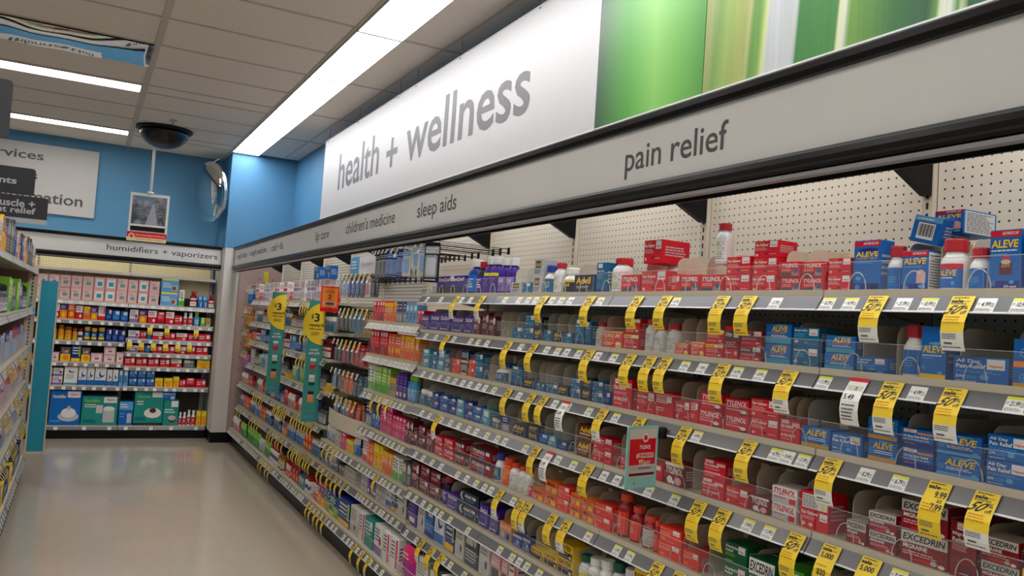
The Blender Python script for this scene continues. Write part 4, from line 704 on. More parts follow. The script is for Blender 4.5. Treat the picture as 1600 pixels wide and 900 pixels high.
R5 = [(640, 650, 676, 'UN'), (651, 662, 666, 'UN', 2), (663, 675, 672, 'UN'), (676, 689, 682, 'TYX', 2), (690, 706, 686, 'TYX', 2), (707, 722, 690, 'TYP', 2), (724, 728, 690, 'gap'), (732, 765, 700, 'TYP', 2), (768, 777, 708, 'bBL'), (778, 790, 715, 'bOR'), (791, 801, 724, 'bWO'), (802, 812, 729, 'bWO'), (813, 822, 733, 'bWO'), (823, 827, 760, 'RB'),
      (829, 847, 764, 'MO'), (848, 867, 752, 'MO', 2), (868, 887, 760, 'OR', 2), (888, 904, 773, 'MO', 2), (905, 924, 781, 'MO', 2), (925, 953, 788, 'OR', 2), (956, 973, 772, 'bRO'), (975, 992, 792, 'bRO'), (995, 1014, 807, 'bRL'), (1016, 1024, 815, 'bRO'), (1026, 1062, 826, 'OR', 2), (1064, 1090, 862, 'OR'), (1094, 1098, 850, 'gap'),
      (1128, 1164, 850, 'HR', 2), (1166, 1208, 876, 'EXG'), (1211, 1250, 890, 'GL'), (1262, 1310, 900, 'EX'), (1312, 1370, 920, 'EXG'), (1372, 1440, 940, 'HR'), (1442, 1520, 960, 'GL'), (1522, 1600, 980, 'EX')]
near_row(4, ROWZ[4], R5, ztop=.165)
R6 = [(631, 640, 718, 'bBK'), (641, 652, 722, 'UN'), (653, 668, 729, 'UN', 2), (669, 684, 738, 'UN', 2), (686, 694, 745, 'bNR'), (696, 712, 772, 'ZZ'), (714, 745, 770, 'ADP', 2), (747, 760, 790, 'ZZ'), (762, 776, 800, 'ZZ'), (778, 796, 818, 'ALT2'), (798, 812, 836, 'BG'), (813, 825, 842, 'BG'), (827, 847, 858, 'BY'), (848, 868, 866, 'BY'), (869, 892, 850, 'BY', 2), (896, 910, 868, 'bWG'), (911, 926, 872, 'bWW'), (928, 944, 876, 'bWW'), (946, 962, 880, 'bWG'), (964, 982, 890, 'bWW'), (984, 1004, 890, 'BY'),
      (1006, 1040, 900, 'BG'), (1042, 1080, 910, 'BY')]
near_row(5, ROWZ[5], R6, ztop=.17)
R7 = [(620, 632, 742, 'WG', 1), (634, 648, 752, 'PU', 1), (649, 660, 755, 'WG'), (661, 674, 768, 'BLM'), (676, 690, 770, 'WB'), (692, 706, 778, 'CB'), (708, 722, 800, 'WG'), (724, 744, 818, 'BW'), (746, 762, 826, 'WG'), (764, 778, 838, 'SA'), (780, 790, 846, 'SA'), (792, 804, 850, 'WR'), (806, 818, 872, 'gap'), (822, 842, 880, 'RB', 2), (846, 868, 890, 'WB'), (870, 890, 890, 'NV')]
near_row(6, ROWZ[6], R7, ztop=.17)
RD = [(500, 512, 772, 'CY'), (513, 526, 776, 'CG'), (527, 543, 780, 'CB'), (545, 556, 792, 'WG'), (557, 566, 800, 'WP'), (567, 580, 806, 'CT'), (582, 594, 810, 'CW'), (596, 606, 830, 'WP'), (607, 618, 838, 'WP'), (622, 642, 842, 'pMG'), (646, 664, 868, 'WG'), (666, 684, 876, 'BW'), (686, 706, 880, 'WR')]
near_row(7, ZD, RD, X=XD+.02, ztop=.17)
# extra pieces lying on the top shelf
carton('BC', 'blue', 'blue carton end with barcode', [('b', .80, .98, 'sky'), ('l', -.4, .2, .84, .94, 1, 'white')], kind='blue_carton')
o = put('BC', 'lying tilted on top of the boxes, top shelf', 1.69, yof(1442, 1.69, 1.80), 1.795, .072, .062, .11, tilt=(0, math.radians(14)))
g = MB().rect(-.3, .3, .15, .75, -.012, 'white')
for i in range(14): g.rect(-.26+i*.038, -.26+i*.038+.012+.01*(i % 3), .25, .7, -.014, 'ink')
g.obj('barcode_label', o)
put('ALA', 'lying high behind the bottles, top shelf', 1.73, yof(1482, 1.73, 1.83), 1.818, .07, .055, .12)
put('PR', 'large one lying on the stack, top shelf', 1.665, yof(1019, 1.665, 1.78), 1.7815, .092, .078, .12)
put('bCL', 'standing on top of the cartons, top shelf', 1.67, yof(1121, 1.67, 1.78), 1.768, .052, .125, .052)
put('bNX', 'behind the cartons, top shelf, third bay', 1.70, yof(990, 1.76, 1.74), 1.6826, .055, .13, .055)
put('bCL', 'behind the cartons, top shelf, third bay', 1.72, yof(1058, 1.76, 1.74), 1.6826, .055, .12, .055)
# ------------------------------------------------------------------ runs of products in the far bays
def run(k, ri, z, X, items, y_hi, y_lo, ztop=.16, BN=None, RN=None, rz=RZ, axis='y'):
    """items: (design, count, width, height, stack) from left (far) to right, repeated nowhere"""
    y = y_hi; i = 0
    for key, n, w_, h_, st in items:
        for q in range(n):
            if y-w_ < y_lo: return
            for s_ in range(st):
                lv = '' if st == 1 else ('upper, ' if s_ == st-1 else 'lower, ')
                put(key, f'{nth(i)} from left, {RN or ROWN[ri]}, {BN or BAYN[k]}', X+random.uniform(.004, .012), y-w_/2, z+.0006+s_*h_, w_-.003, h_-.0006, DES[key]['t'] == 'p' and .045 or (w_ if DES[key]['t'] == 'b' else .06), lv=lv, group=f"{DES[key]['cat']}s on the {ROWN[ri]} of the right-hand wall")
            y -= w_; i += 1
def S_(k): return SEAM[k+1]-.015, SEAM[k]+.012
X_ = XF+.016
run(4, 1, 1.512, X_, [('RC', 4, .055, .13, 1), ('OC', 4, .055, .12, 1), ('GB', 3, .055, .13, 1), ('LB', 3, .06, .11, 1), ('RC', 2, .05, .08, 1), ('OG', 2, .05, .115, 1)], *S_(4))
run(4, 2, 1.303, X_, [('RC', 6, .055, .15, 1), ('OG', 4, .058, .14, 1), ('OC', 5, .055, .14, 1)], *S_(4))
run(4, 3, 1.073, X_, [('WGN', 2, .055, .15, 1), ('GN', 6, .05, .16, 1), ('TN', 2, .06, .11, 1), ('PU', 3, .055, .15, 1), ('bLB', 2, .06, .15, 1)], *S_(4))
run(4, 4, .845, X_, [('GB', 2, .06, .14, 1), ('BLM', 3, .055, .09, 1), ('PK', 4, .055, .165, 1), ('PK', 4, .055, .125, 1), ('UN', 2, .06, .13, 1)], *S_(4))
run(4, 5, .612, X_, [('WR', 2, .05, .15, 1), ('OG', 2, .055, .14, 1), ('YL', 3, .055, .145, 1), ('OC', 3, .06, .13, 1), ('WGN', 3, .06, .13, 1), ('BW', 2, .07, .13, 1)], *S_(4))
run(4, 6, .435, X_, [('WG', 3, .05, .11, 1), ('PU', 3, .055, .13, 1), ('WG', 3, .055, .12, 1), ('WB', 2, .06, .12, 1), ('CB', 2, .06, .12, 1), ('BW', 2, .06, .11, 1)], *S_(4))
run(5, 5, .612, X_, [('pWB', 2, .14, .12, 1), ('WG', 2, .07, .10, 1), ('PK', 1, .12, .11, 1), ('YL', 2, .08, .08, 1), ('pBL', 2, .1, .12, 1)], *S_(5))
run(5, 6, .435, X_, [('pBL', 2, .1, .1, 1), ('WB', 2, .07, .1, 1), ('BW', 3, .07, .06, 1), ('WG', 4, .06, .08, 1)], *S_(5))
run(5, 7, ZD, XD+.02, [('CR', 2, .07, .12, 1), ('CO', 2, .08, .14, 1), ('CG', 2, .08, .15, 1), ('CB', 1, .1, .15, 1)], SEAM[6]-.02, 5.35)
for ri, its in ((0, [('ALA', 2, .08, .12, 1), ('bNX', 3, .06, .13, 1), ('AD', 1, .1, .08, 2)]), (1, [('AD', 2, .1, .07, 2), ('bAL', 2, .07, .13, 1)]), (2, [('ALP', 2, .11, .065, 2), ('BLM', 2, .08, .1, 1)]), (3, [('BY', 2, .09, .065, 2), ('EX', 2, .09, .065, 2)]), (4, [('BY', 3, .09, .07, 1), ('HR', 2, .09, .07, 1)]), (5, [('BY', 4, .09, .08, 1), ('BG', 4, .09, .08, 1)])):
    run(0, ri, ROWZ[ri], X_, its, min(yof(1650, XF+.016, ROWZ[ri]+.03), SEAM[1]-.02), SEAM[0]+.02, RN='past right edge', BN=ROWN[ri])
rows = {0: [('CW', 5, .06, .09, 2), ('WP', 4, .06, .09, 2), ('WR', 3, .06, .09, 2), ('CR', 4, .06, .085, 1)],
        1: [('bAM', 4, .05, .14, 1), ('bGR', 5, .055, .13, 1), ('CW', 3, .06, .12, 1), ('bWJ', 4, .055, .12, 1)],
        2: [('LB', 4, .055, .13, 1), ('bBK', 4, .055, .15, 1), ('OG', 3, .06, .09, 1), ('bRS', 5, .055, .15, 1)],
        3: [('GN', 3, .055, .12, 1), ('LB', 4, .055, .14, 1), ('WG', 3, .06, .15, 1), ('bGR', 3, .065, .16, 1), ('CY', 3, .08, .07, 1)],
        4: [('pPW', 3, .09, .12, 1), ('pRD', 2, .1, .13, 1), ('bBK', 4, .055, .15, 1), ('bGR', 3, .055, .14, 1), ('RC', 2, .06, .14, 1)],
        6: [('pBL', 3, .09, .12, 1), ('pOR', 3, .09, .13, 1), ('bWJ', 4, .06, .12, 1), ('bBK', 3, .06, .13, 1), ('CO', 2, .08, .12, 1)]}
for k in (6, 7, 8, 9):
    for ri, z in enumerate(ROWF):
        if not z: continue
        it = rows[ri][:]; rr = random.Random(k*7+ri)
        if k % 2: it = it[2:]+it[:2]
        if k == 9 and ri in (4,): it = [('pPW', 4, .09, .11, 1), ('pRD', 3, .11, .13, 1)]
        if k == 9 and ri == 6: it = [('pBL', 2, .1, .12, 1), ('pOR', 4, .1, .13, 1), ('bWJ', 4, .06, .12, 1)]
        hi, lo = S_(k)
        if k == 9 and ri < 4: hi = SEAM[9]+.44
        run(k, ri, z, X_, it, hi, lo)
run(9, 7, ZD, XD+.02, [('pPW', 4, .1, .14, 1), ('pRD', 1, .1, .13, 1), ('pGN', 4, .1, .14, 1)], *S_(9))
run(8, 7, ZD, XD+.02, [('pGN', 6, .11, .15, 1), ('pWB', 2, .1, .13, 1)], *S_(8))
run(7, 7, ZD, XD+.02, [('pGN', 2, .11, .14, 1), ('bDR', 4, .09, .16, 1), ('bAM', 2, .1, .17, 1)], *S_(7))
run(6, 7, ZD, XD+.02, [('CR', 2, .08, .1, 1), ('pRD', 3, .1, .12, 1), ('CT', 2, .09, .09, 1), ('bDR', 2, .08, .13, 1)], *S_(6))
# blue packs and card above the seventh bay
for i, px in enumerate((486, 503)):
    yy = yof(px, 1.62, 1.80); put('HN', f'{nth(i)} of two standing on the top products beside the hooks', 1.66, yy, ROWF[0]+.1815, .15, .10, .06)
# ------------------------------------------------------------------ peg hooks and hanging packs
def hook_mesh(L, two=True):
    key = ('hook', round(L, 3))
    if key not in DIVL:
        DIVL[key] = MB().tube([(0, L, 0), (0, .02, 0), (0, 0, .006)], .0022, 'wire', 5).tube([(0, L, .022), (0, .012, .022)], .0018, 'wire', 5).box(-.012, .012, L-.001, L+.003, -.008, .03, 'wire').mesh('hook_wire')
    return DIVL[key]
def flip_mesh(kind):
    key = ('flip', kind)
    if key not in DIVL:
        g = MB(); hh = .038 if kind != 's' else .075
        g.box(-.0145, .0145, -.0012, .0008, -hh, 0, 'tagw')
        if kind == 'y': g.rect(-.0145, .0145, -hh, 0, -.0016, 'tagy')
        if kind == 's': g.rect(-.0145, .0145, -hh*.75, 0, -.0016, 'tagy')
        g.lines(-.012, .012, -hh*.8, -hh*.15, 4, -.002, 'ink'); DIVL[key] = g.mesh('price_flap')
    return DIVL[key]
hk = {}
def hook(y, z, tipx, flip, packs, where, pk, w_=.055, h_=.12, n=3, turn=.08):
    L = XB-.024-tipx; i = hk[where] = hk.get(where, -1)+1
    o = empty('peg_hook', (tipx, y, z), f'black wire peg hook, {nth(i)} from left, {where}', 'hook', 'peg hooks '+where, RZ)
    inst(hook_mesh(L), 'wire', o)
    if flip: inst(flip_mesh(flip), 'price_flap', o, (0, .008, .030 if flip == 's' else .028), (math.radians(-18), 0, 0))
    for q in range(n if packs else 0):
        D = DES[packs]; X = tipx+.02+q*.028
        if DES[packs]['t'] == 'p':
            ob = inst(pouch_mesh(packs), D['kind'], None, (X, y, z-h_), (0, 0, RZ+random.uniform(-.1, .1)), (w_, .024, h_))
        else: ob = inst(pack_mesh(packs), D['kind'], None, (X, y, z-h_*.94), (0, 0, RZ+random.uniform(-.08, .08)+(turn if turn != .08 else 0)), (w_, .022, h_))
        lab = f"{D['desc']}, {['front', 'second', 'third', 'fourth'][q]} on {nth(i)} hook, {where}"
        tag(ob, lab, 'pack' if D['t'] == 'k' else 'pouch', 'packs hanging '+where)
wh = 'high hooks above fifth bay'
for y, fl_, pk in ((4.86, 'w', None), (4.80, 'w', 'kGR'), (4.73, 'w', 'kGR'), (4.66, 'w', 'kGR'), (4.59, 'w', 'kBL'), (4.50, 'w', 'kBL'), (4.40, 's', 'kBL'), (4.31, None, 'kWT')): hook(y, 1.925+random.uniform(-.004, .004), 1.56, fl_, pk, wh, pk, .065, .16, 3, .35)
wh = 'high hooks above fourth bay'
for y, fl_, pk, hh in ((4.12, 'w', 'kWT', .13), (4.03, 's', 'kWT', .17), (3.93, None, 'kBK', .21)): hook(y, 1.935, 1.56, fl_, pk, wh, pk, .095, hh, 1 if pk == 'kBK' else 2, .6)
for zz, wh, cols in ((1.80, 'highest hooks of sixth bay', ['kWT', 'kWT', 'kBL', 'kBL', 'kBL', 'kGR', 'kPK', 'kGR']), (1.555, 'second hooks of sixth bay', ['kGR', 'kGR', 'kGR', 'kTL', 'kTL', 'kTL', 'kYL', 'kYL']),
                    (1.33, 'third hooks of sixth bay', ['kGR', 'kGR', 'kRD', 'kGR', 'kRD', 'kRD', 'kRD']), (1.12, 'fourth hooks of sixth bay', ['kWT', None, 'kYL', 'kOR', 'kOR', 'kGR', 'kTL']), (.93, 'lowest hooks of sixth bay', [None, 'kWT', None, 'kWT', 'kOR', 'kRD', 'kOR'])):
    for i, c_ in enumerate(cols):
        y = 5.93-i*.105; hook(y, zz, 1.66, 'w' if (i < 2 or zz == 1.12) else 's', c_, wh, c_, .07, .14, 2)
for zz, wh, cols in ((1.76, 'top end hooks beside column', ['pBL', 'pBL', 'pBL']), (1.52, 'second end hooks beside column', ['pAM']*5), (1.27, 'third end hooks beside column', ['pAM', 'pAM', 'pOO', 'pOO']), (1.03, 'lowest end hooks beside column', ['pPU', 'pPU', 'pPU', 'pPU'])):
    for i, c_ in enumerate(cols): hook(9.56-i*.095, zz, 1.64, 's', c_, wh, c_, .085, .17, 2)
put('pYL', 'hanging beside the end hooks, top shelf', 1.66, 8.75, 1.80, .14, .13, .04)
# beige bowed hook panels of the sixth bay
for i, (z0, hh, dd) in enumerate(((1.385, .07, .20), (1.165, .07, .20), (.955, .09, .12), (.735, .11, .35))):
    g = MB(); pts = [(.02, 0)]+[(.02+.86*q/10, -dd-.035*math.sin(math.pi*q/10)) for q in range(11)]+[(.88, 0)]
    g.prism(pts, 0, .006, 'shelf', 'z').prism([(p[0], p[1]) for p in pts[1:-1]]+[(p[0], p[1]+.006) for p in pts[-2:0:-1]], .006, hh, 'beige', 'z')
    tag(g.obj('hook_tray', None, (XB-.02, SEAM[6]-.01, z0), RZ), f'beige bowed steel tray, {nth(i)} from top, in the hook bay', 'shelf', 'bowed trays of the hook bay')
put('bBK', 'first dark one on the hook bay tray', 1.80, 5.86, .962, .06, .12, .06)
for i in range(5): put('bBK', f'{nth(i+1)} dark one on the hook bay tray', 1.82+.01*i, 5.79-.07*i, .962, .06, .12, .06)
# info card
g = MB().box(0, .95, 0, .004, 0, .155, 'hdr').rect(0, .24, 0, .155, -.001, 'sky').lines(.03, .2, .05, .13, 3, -.002, 'white').text('lip care', .32, .6, .06, .11, -.002, 'lgrey')
tag(g.obj('info_card', None, (2.0, 6.78, 1.87), RZ), 'long white and pale blue card strip on the back board above the hooks', 'sign')
# ------------------------------------------------------------------ sale tags hanging from the price rails
PATH = [(-.0275, -.010), (-.0285, -.030), (-.036, -.050), (-.046, -.068), (-.050, -.090), (-.047, -.112), (-.040, -.130)]
PATH = [(-.0035, -.012), (-.0155, -.030), (-.0285, -.048), (-.038, -.066), (-.041, -.088), (-.038, -.108), (-.032, -.124)]
def path_pt(s):
    s = (1-min(max(s, 0), 1))*(len(PATH)-1); i = min(int(s), len(PATH)-2); t = s-i
    return PATH[i][0]*(1-t)+PATH[i+1][0]*t, PATH[i][1]*(1-t)+PATH[i+1][1]*t
def sale_mesh(kind):
    key = ('sale', kind)
    if key in DIVL: return DIVL[key]
    g = MB(); W_ = .026; yel = kind in 'abpr'; main = 'tagy' if yel else 'tagw'
    def fn(p): a, b_ = path_pt(p[2]); return (p[0], a+p[1]-.0028, b_)
    g.fn = fn; n = 12
    for i in range(n):
        a, b_ = i/n, (i+1)/n; mm_ = main if not (kind in 'b' and b_ <= .34) else 'tagw'
        if kind == 'w' and a > .84: mm_ = 'red'
        g.rect(-W_, W_, a, b_, 0, mm_); g.quad((W_, .0006, a), (-W_, .0006, a), (-W_, .0006, b_), (W_, .0006, b_), 'tagw')
    if yel: g.lines(-W_*.8, W_*.8, .95, .985, 1, -.0006, 'ink'); g.text('sale', -W_*.88, W_*.15, .87, .94, -.0006, 'ink', 0, .04).lines(W_*.15, W_*.85, .885, .91, 1, -.0006, 'inkg')
    if kind in 'ab': g.lines(-W_*.85, W_*.85, .83, .865, 1, -.0006, 'ink').text('50', -W_*.88, W_*.28, .645, .82, -.0006, 'ink', .1, .02).text('%', W_*.36, W_*.8, .745, .82, -.0006, 'ink', 0, .012).text('off', W_*.32, W_*.85, .65, .72, -.0006, 'ink', 0, .012)
    if kind == 'p': g.text('9.99', -W_*.1, W_*.9, .72, .84, -.0006, 'ink').text('7.99', -W_*.1, W_*.9, .5, .62, -.0006, 'ink').text('$2', W_*.3, W_*.75, .64, .70, -.0006, 'ink')
    if kind == 'r': g.text('5,000', -W_*.8, W_*.6, .72, .84, -.0006, 'ink').text('$20', -W_*.6, W_*.4, .4, .52, -.0006, 'ink')
    if kind == 'w': g.rect(-W_*.85, W_*.85, .72, .83, -.0005, 'off').text('2', 0, W_*.3, .74, .81, -.001, 'ink').text('5.49', -W_*.8, W_*.3, .52, .64, -.0006, 'ink').lines(-W_*.8, W_*.6, .1, .45, 5, -.0006, 'inkg')
    if kind in 'abpr': g.lines(-W_*.85, W_*.7, .46 if kind != 'r' else .55, .62, 3 if kind != 'r' else 1, -.0006, 'gold'); g.lines(-W_*.85, W_*.4, .22, .32, 3, -.0006, 'inkg').rect(-W_*.7, 0, .13, .17, -.0006, 'inkg'); g.lines(-W_*.85, W_*.9, .05, .09, 1, -.0006, 'ink')
    DIVL[key] = g.mesh('sale_tag_'+kind); return DIVL[key]
SALE = {0: [(712, 'b'), (752, 'b'), (848, 'a'), (920, 'a'), (994, 'a'), (1038, 'a'), (1126, 'a'), (1167, 'a'), (1367, 'b'), (1500, 'b')],
        1: [(697, 'b'), (793, 'a'), (832, 'a'), (919, 'a'), (983, 'a'), (1014, 'a'), (1038, 'a'), (1127, 'a'), (1230, 'b'), (1338, 'w'), (1391, 'b'), (1488, 'b')],
        2: [(793, 'a'), (829, 'a'), (848, 'a'), (881, 'w'), (940, 'b'), (998, 'a'), (1068, 'a'), (1168, 'a'), (1297, 'b'), (1464, 'p'), (1538, 'b')],
        3: [(684, 'b'), (836, 'a'), (856, 'w'), (918, 'a'), (1090, 'a'), (1128, 'a'), (1241, 'a'), (1295, 'r'), (1357, 'r')],
        4: [(780, 'b'), (812, 'a'), (823, 'b'), (862, 'a'), (883, 'b'), (1025, 'a'), (1058, 'a')], 6: [(658, 'b'), (673, 'a'), (688, 'a')], 7: []}
for ri, L in SALE.items():
    for i, (px, kd) in enumerate(L):
        z = (ROWZ+[ZD])[ri]; yy = yof(px, XF-.02, z-.04); k = next(q for q in range(10) if SEAM[q] <= yy < SEAM[q+1])
        what = {'a': 'yellow sale tag', 'b': 'yellow and white sale tag', 'p': 'yellow two-price sale tag', 'r': 'yellow points tag', 'w': 'white tag with red top'}[kd]
        o = inst(sale_mesh(kd), 'sale_tag', None, (XF, yy, z), (0, 0, RZ+random.uniform(-.03, .03)), (1, 1, random.uniform(.96, 1.05)))
        tag(o, f'{what}, {nth(i)} from left, hanging below the {ROWN[ri]}', 'price tag', 'sale tags hanging from the '+ROWN[ri])
for (k, ri, z, n, a, b_, X) in ((4, 5, .612, 1, .45, .6, XF), (4, 3, 1.073, 3, .3, .75, XF), (6, 0, 1.628, 8, .1, .85, XF), (7, 0, 1.628, 5, .1, .6, XF), (6, 1, 1.395, 6, .2, .9, XF), (7, 2, 1.195, 3, .2, .7, XF), (6, 2, 1.195, 7, .1, .9, XF), (6, 4, .697, 8, .1, .9, XF), (7, 4, .697, 7, .3, .9, XF), (8, 4, .697, 5, .2, .8, XF),
                            (5, 6, .435, 6, .1, .9, XF), (6, 6, .435, 9, .1, .9, XF), (7, 6, .435, 6, .1, .9, XF), (8, 6, .435, 4, .1, .7, XF), (5, 7, ZD, 5, .1, .7, XD), (7, 7, ZD, 4, .1, .8, XD), (4, 7, ZD, 3, .3, .8, XD), (9, 6, .435, 2, .3, .6, XF), (5, 5, .612, 3, .2, .6, XF)):
    for i in range(n):
        yy = SEAM[k+1]-B*(a+(b_-a)*(i+.3*random.random())/max(n, 1)); kd = 'a' if (i+k) % 3 else 'b'
        o = inst(sale_mesh(kd), 'sale_tag', None, (X, yy, z), (0, 0, RZ), (.75, 1, 1))
        tag(o, f'yellow sale tag, {nth(i)} from left, below the {ROWN[ri]} of {BAYN[k]}', 'price tag', f'sale tags of the {BAYN[k]}')
# ------------------------------------------------------------------ blade signs
def blade(px_l, px_r, Y, ztop, zbot, xr):
    k_ = 'nearer' if Y < 7 else 'farther'
    o = empty('reward_sign', (xr, Y, zbot), f'tall teal and yellow $3 reward sign sticking out from the shelves, the {k_} one', 'sign', 'teal reward signs')
    W_, Hh = .125, ztop-zbot
    MB().box(-W_, 0, 0, .003, 0, Hh, 'tealsign').obj('panel', o)
    g = MB(); r = .16; cz = Hh-.178; cxx = -.004
    a0 = math.pi/2; pts = [(cxx+r*math.cos(a0+(math.pi)*i/24), cz+r*math.sin(a0+math.pi*i/24)) for i in range(25)]
    g.prism(pts[::-1], -.004, -.001, 'tagy'); g.obj('yellow_disc', o)
    t = MB(); t.text('$', -.105, -.088, cz+.035, cz+.075, -.0055, 'ink').text('3', -.082, -.042, cz+.015, cz+.08, -.0055, 'ink').text('reward', -.118, -.01, cz-.022, cz+.004, -.0055, 'ink').text('3000 points', -.115, -.02, cz-.05, cz-.032, -.0055, 'ink').lines(-.1, -.03, cz-.09, cz-.06, 3, -.0055, 'amber')
    t.text('cough', -.095, -.035, Hh-.385, Hh-.365, -.001, 'white').text('and cold', -.105, -.025, Hh-.41, Hh-.39, -.001, 'white')
    for i, (c1, c2, c3) in enumerate((('white', 'dgrey', 'red'), ('white', 'off', 'dgreen'), ('navy', 'orange', 'orange'))):
        z = Hh-.52-i*.125
        t.rect(-.088, -.044, z, z+.08, -.001, c2).rect(-.088, -.044, z+.058, z+.08, -.0015, c1).rect(-.088, -.044, z, z+.026, -.0015, c3).lines(-.086, -.046, z+.03, z+.055, 2, -.0018, 'lgrey')
    t.lines(-.115, -.015, .03, .05, 2, -.001, 'sky'); t.obj('lettering', o)
    MB().box(-.004, .018, 0, .006, Hh*.5, Hh*.5+.03, 'acrylic_edge').box(-.004, .018, 0, .006, Hh-.06, Hh-.03, 'acrylic_edge').obj('clip', o)
blade(424, 446, 7.45, 1.70, .80, 1.63); blade(484, 507, 6.15, 1.632, .712, 1.645)
o = empty('offer_sign', (1.556, 5.5, 1.55), 'small red and orange offer sign with number 2 sticking out from the shelves', 'sign')
MB().box(-.125, 0, 0, .003, 0, .175, 'ored').rect(-.115, -.01, .03, .165, -.001, 'orange').rect(-.125, 0, 0, .025, -.0012, 'red').obj('panel', o)
MB().text('2', -.075, -.055, .09, .12, -.002, 'ink').rect(-.105, -.02, .048, .064, -.002, 'lgrey').rect(-.092, -.03, .05, .062, -.0025, 'dblue').lines(-.1, -.02, .132, .145, 1, -.002, 'red').obj('lettering', o)
MB().tube([(-.01, .004, .17), (.10, .004, .172)], .002, 'steel', 5).obj('bracket', o)
o = empty('clip_sign', (1.6, 2.005, 1.078), 'teal-framed red clip-on sign for pain relief sticking out over the fourth shelf', 'sign')
w_, h_ = .142, .188; o.rotation_euler.z = math.radians(12); mat('frame_teal', '8ccac4', .5)
MB().cbox(-w_, 0, 0, .004, 0, h_, 'frame_teal', .003).obj('frame', o)
g = MB().rect(-w_+.008, -.010, .035, h_-.008, -.001, 'off').rect(-w_+.011, -.013, .072, .15, -.0015, 'red').rect(-w_+.011, -.010, .055, .067, -.0018, 'lgrey').rect(-w_+.013, -.014, .04, .048, -.0018, 'mar')
g.oval(-.062, .153, .0135, .0135, -.002, 'white').oval(-.062, .153, .0085, .0085, -.0025, 'red')
g.text('TYLENOL', -.088, -.036, .119, .131, -.002, 'white', .15).text('#1', -.1, -.084, .092, .108, -.002, 'white').text('POST-SURGICAL', -.08, -.02, .101, .108, -.002, 'white').text('PAIN RELIEF', -.08, -.02, .092, .099, -.002, 'white')
g.rect(-.088, -.068, .082, .088, -.002, 'yel').text('TYLENOL', -.088, -.034, .070, .081, -.0022, 'white', .15).rect(-.09, -.03, .0825, .0835, -.002, 'white').lines(-.09, -.02, .058, .066, 1, -.0022, 'dred').oval(-.103, .018, .004, .004, -.001, 'pink')
g.obj('print', o)
MB().lathe([(.016, .0), (.018, .004), (.018, .030), (.014, .034)], 'blackm', 16, .016, .003).obj('clip', o).location.z = .148
# ------------------------------------------------------------------ far gondola (humidifiers)
YG = 9.99; FN = 'far wall'
XS = [-1.372, -.4575, .457, 1.371]; FB = ['hidden bay', 'left bay', 'right bay']
FZ = [[1.5, 1.29, 1.062, .83, .575, .143], [1.5, 1.29, 1.062, .83, .575, .143], [1.5, 1.287, 1.11, .957, .803, .578, .143]]
FR = ['top shelf', 'second shelf', 'third shelf', 'fourth shelf', 'fifth shelf', 'sixth shelf', 'bottom shelf']
def dark(): pass
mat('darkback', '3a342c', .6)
for b_ in range(3):
    x0, x1 = XS[b_], XS[b_+1]; L = x1-x0
    o = empty('far_shelving_bay', (x0, 10.34, 0), f'wall shelving frame under the humidifiers header, {FB[b_]}', 'shelving', 'bays of the far wall shelving')
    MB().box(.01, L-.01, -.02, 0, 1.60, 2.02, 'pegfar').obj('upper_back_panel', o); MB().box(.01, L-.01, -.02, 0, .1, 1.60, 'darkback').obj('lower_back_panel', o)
    g = MB(); slot_strip(g, L if b_ < 2 else L-.03, -.02, .1, 2.02); g.obj('upright', o)
    MB().box(0, L, -.345, -.02, 0, .125, 'kick').obj('kick_plate', o)
    s = empty('canopy_shelf', (x0, YG+.12, 1.842), f'thin empty top ledge above the products, {FB[b_]} of far shelving', 'shelf', 'ledges of the far wall shelving')
    MB().box(.002, L-.002, 0, .226, -.02, 0, 'shelf').box(.002, L-.002, -.006, 0, -.032, 0, 'railw').obj('board', s)
    for i, z in enumerate(FZ[b_]):
        last = i == len(FZ[b_])-1
        s = empty('far_shelf', (x0, YG, z), f'beige shelf with price rail, {FR[i] if not last else "bottom shelf"} of the far wall, {FB[b_]}', 'shelf', 'shelves of the far wall shelving')
        MB().box(.003, L-.003, 0, .326, -.018, 0, 'shelf').box(.003, L-.003, -.004, 0, -.012, .003, 'shelf').obj('board', s)
        MB().prism([(-.003, -.012), (-.016, -.046), (-.012, -.047), (.002, -.014)], .003, L-.003, 'rail' if i else 'lgrey', 'x').obj('price_rail', s)
        if b_ == 0: continue
        nt_ = 9 if not last else 4
        for q in range(nt_):
            xx = L*(q+.35+.3*random.random())/nt_
            inst(price_mesh(PR[(q+i) % 15], 'w'), 'price_tag', s, (xx, -.0165, -.046), (-.36, 0, 0), (.9, 1, .9))
def qx(a): return 60+a/2.8133
def far_row(b_, i, z, items, yo=0):
    c = 0; last = i == len(FZ[b_])-1; rn = 'bottom shelf' if last else FR[i]
    for it in items:
        a, b2, top, key = it[:4]; n = it[4] if len(it) > 4 else 1; d_ = it[5] if len(it) > 5 else .1
        Yp = YG+.012+yo; x0, x1 = xof(qx(a), Yp, z+.04), xof(qx(b2), Yp, z+.04)
        py = 360+top/2.8133; xc = (x0+x1)/2
        bq = (450-py)/F_PX; v = up-fwd*bq; zt = H-(v.x*xc+v.y*Yp)/v.z; h = max(zt-z, .03)/n; wd = x1-x0-.003
        if wd <= 0: continue
        for s_ in range(n):
            lv = '' if n == 1 else ('upper, ' if s_ == n-1 else 'lower, ')
            put(key, f'{nth(c)} from left, {rn}, far wall {FB[b_]}', xc, Yp+random.uniform(0, .008), z+.0006+s_*h, wd, h-.0008, d_ if DES[key]['t'] != 'p' else .05, rz=0, lv=lv, group=f"{DES[key]['cat']}s on the {rn} of the far wall")
        c += 1
ks = ['PKW', 'PKW', 'PKW', 'PKG', 'PKG', 'PKG', 'PKT', 'PKT', 'PKG', 'PKG', 'PKG']
far_row(1, 0, 1.5, [(-60+50*i, -12+50*i, 186+3.4*i, ks[i], 2) for i in range(0, 9)])
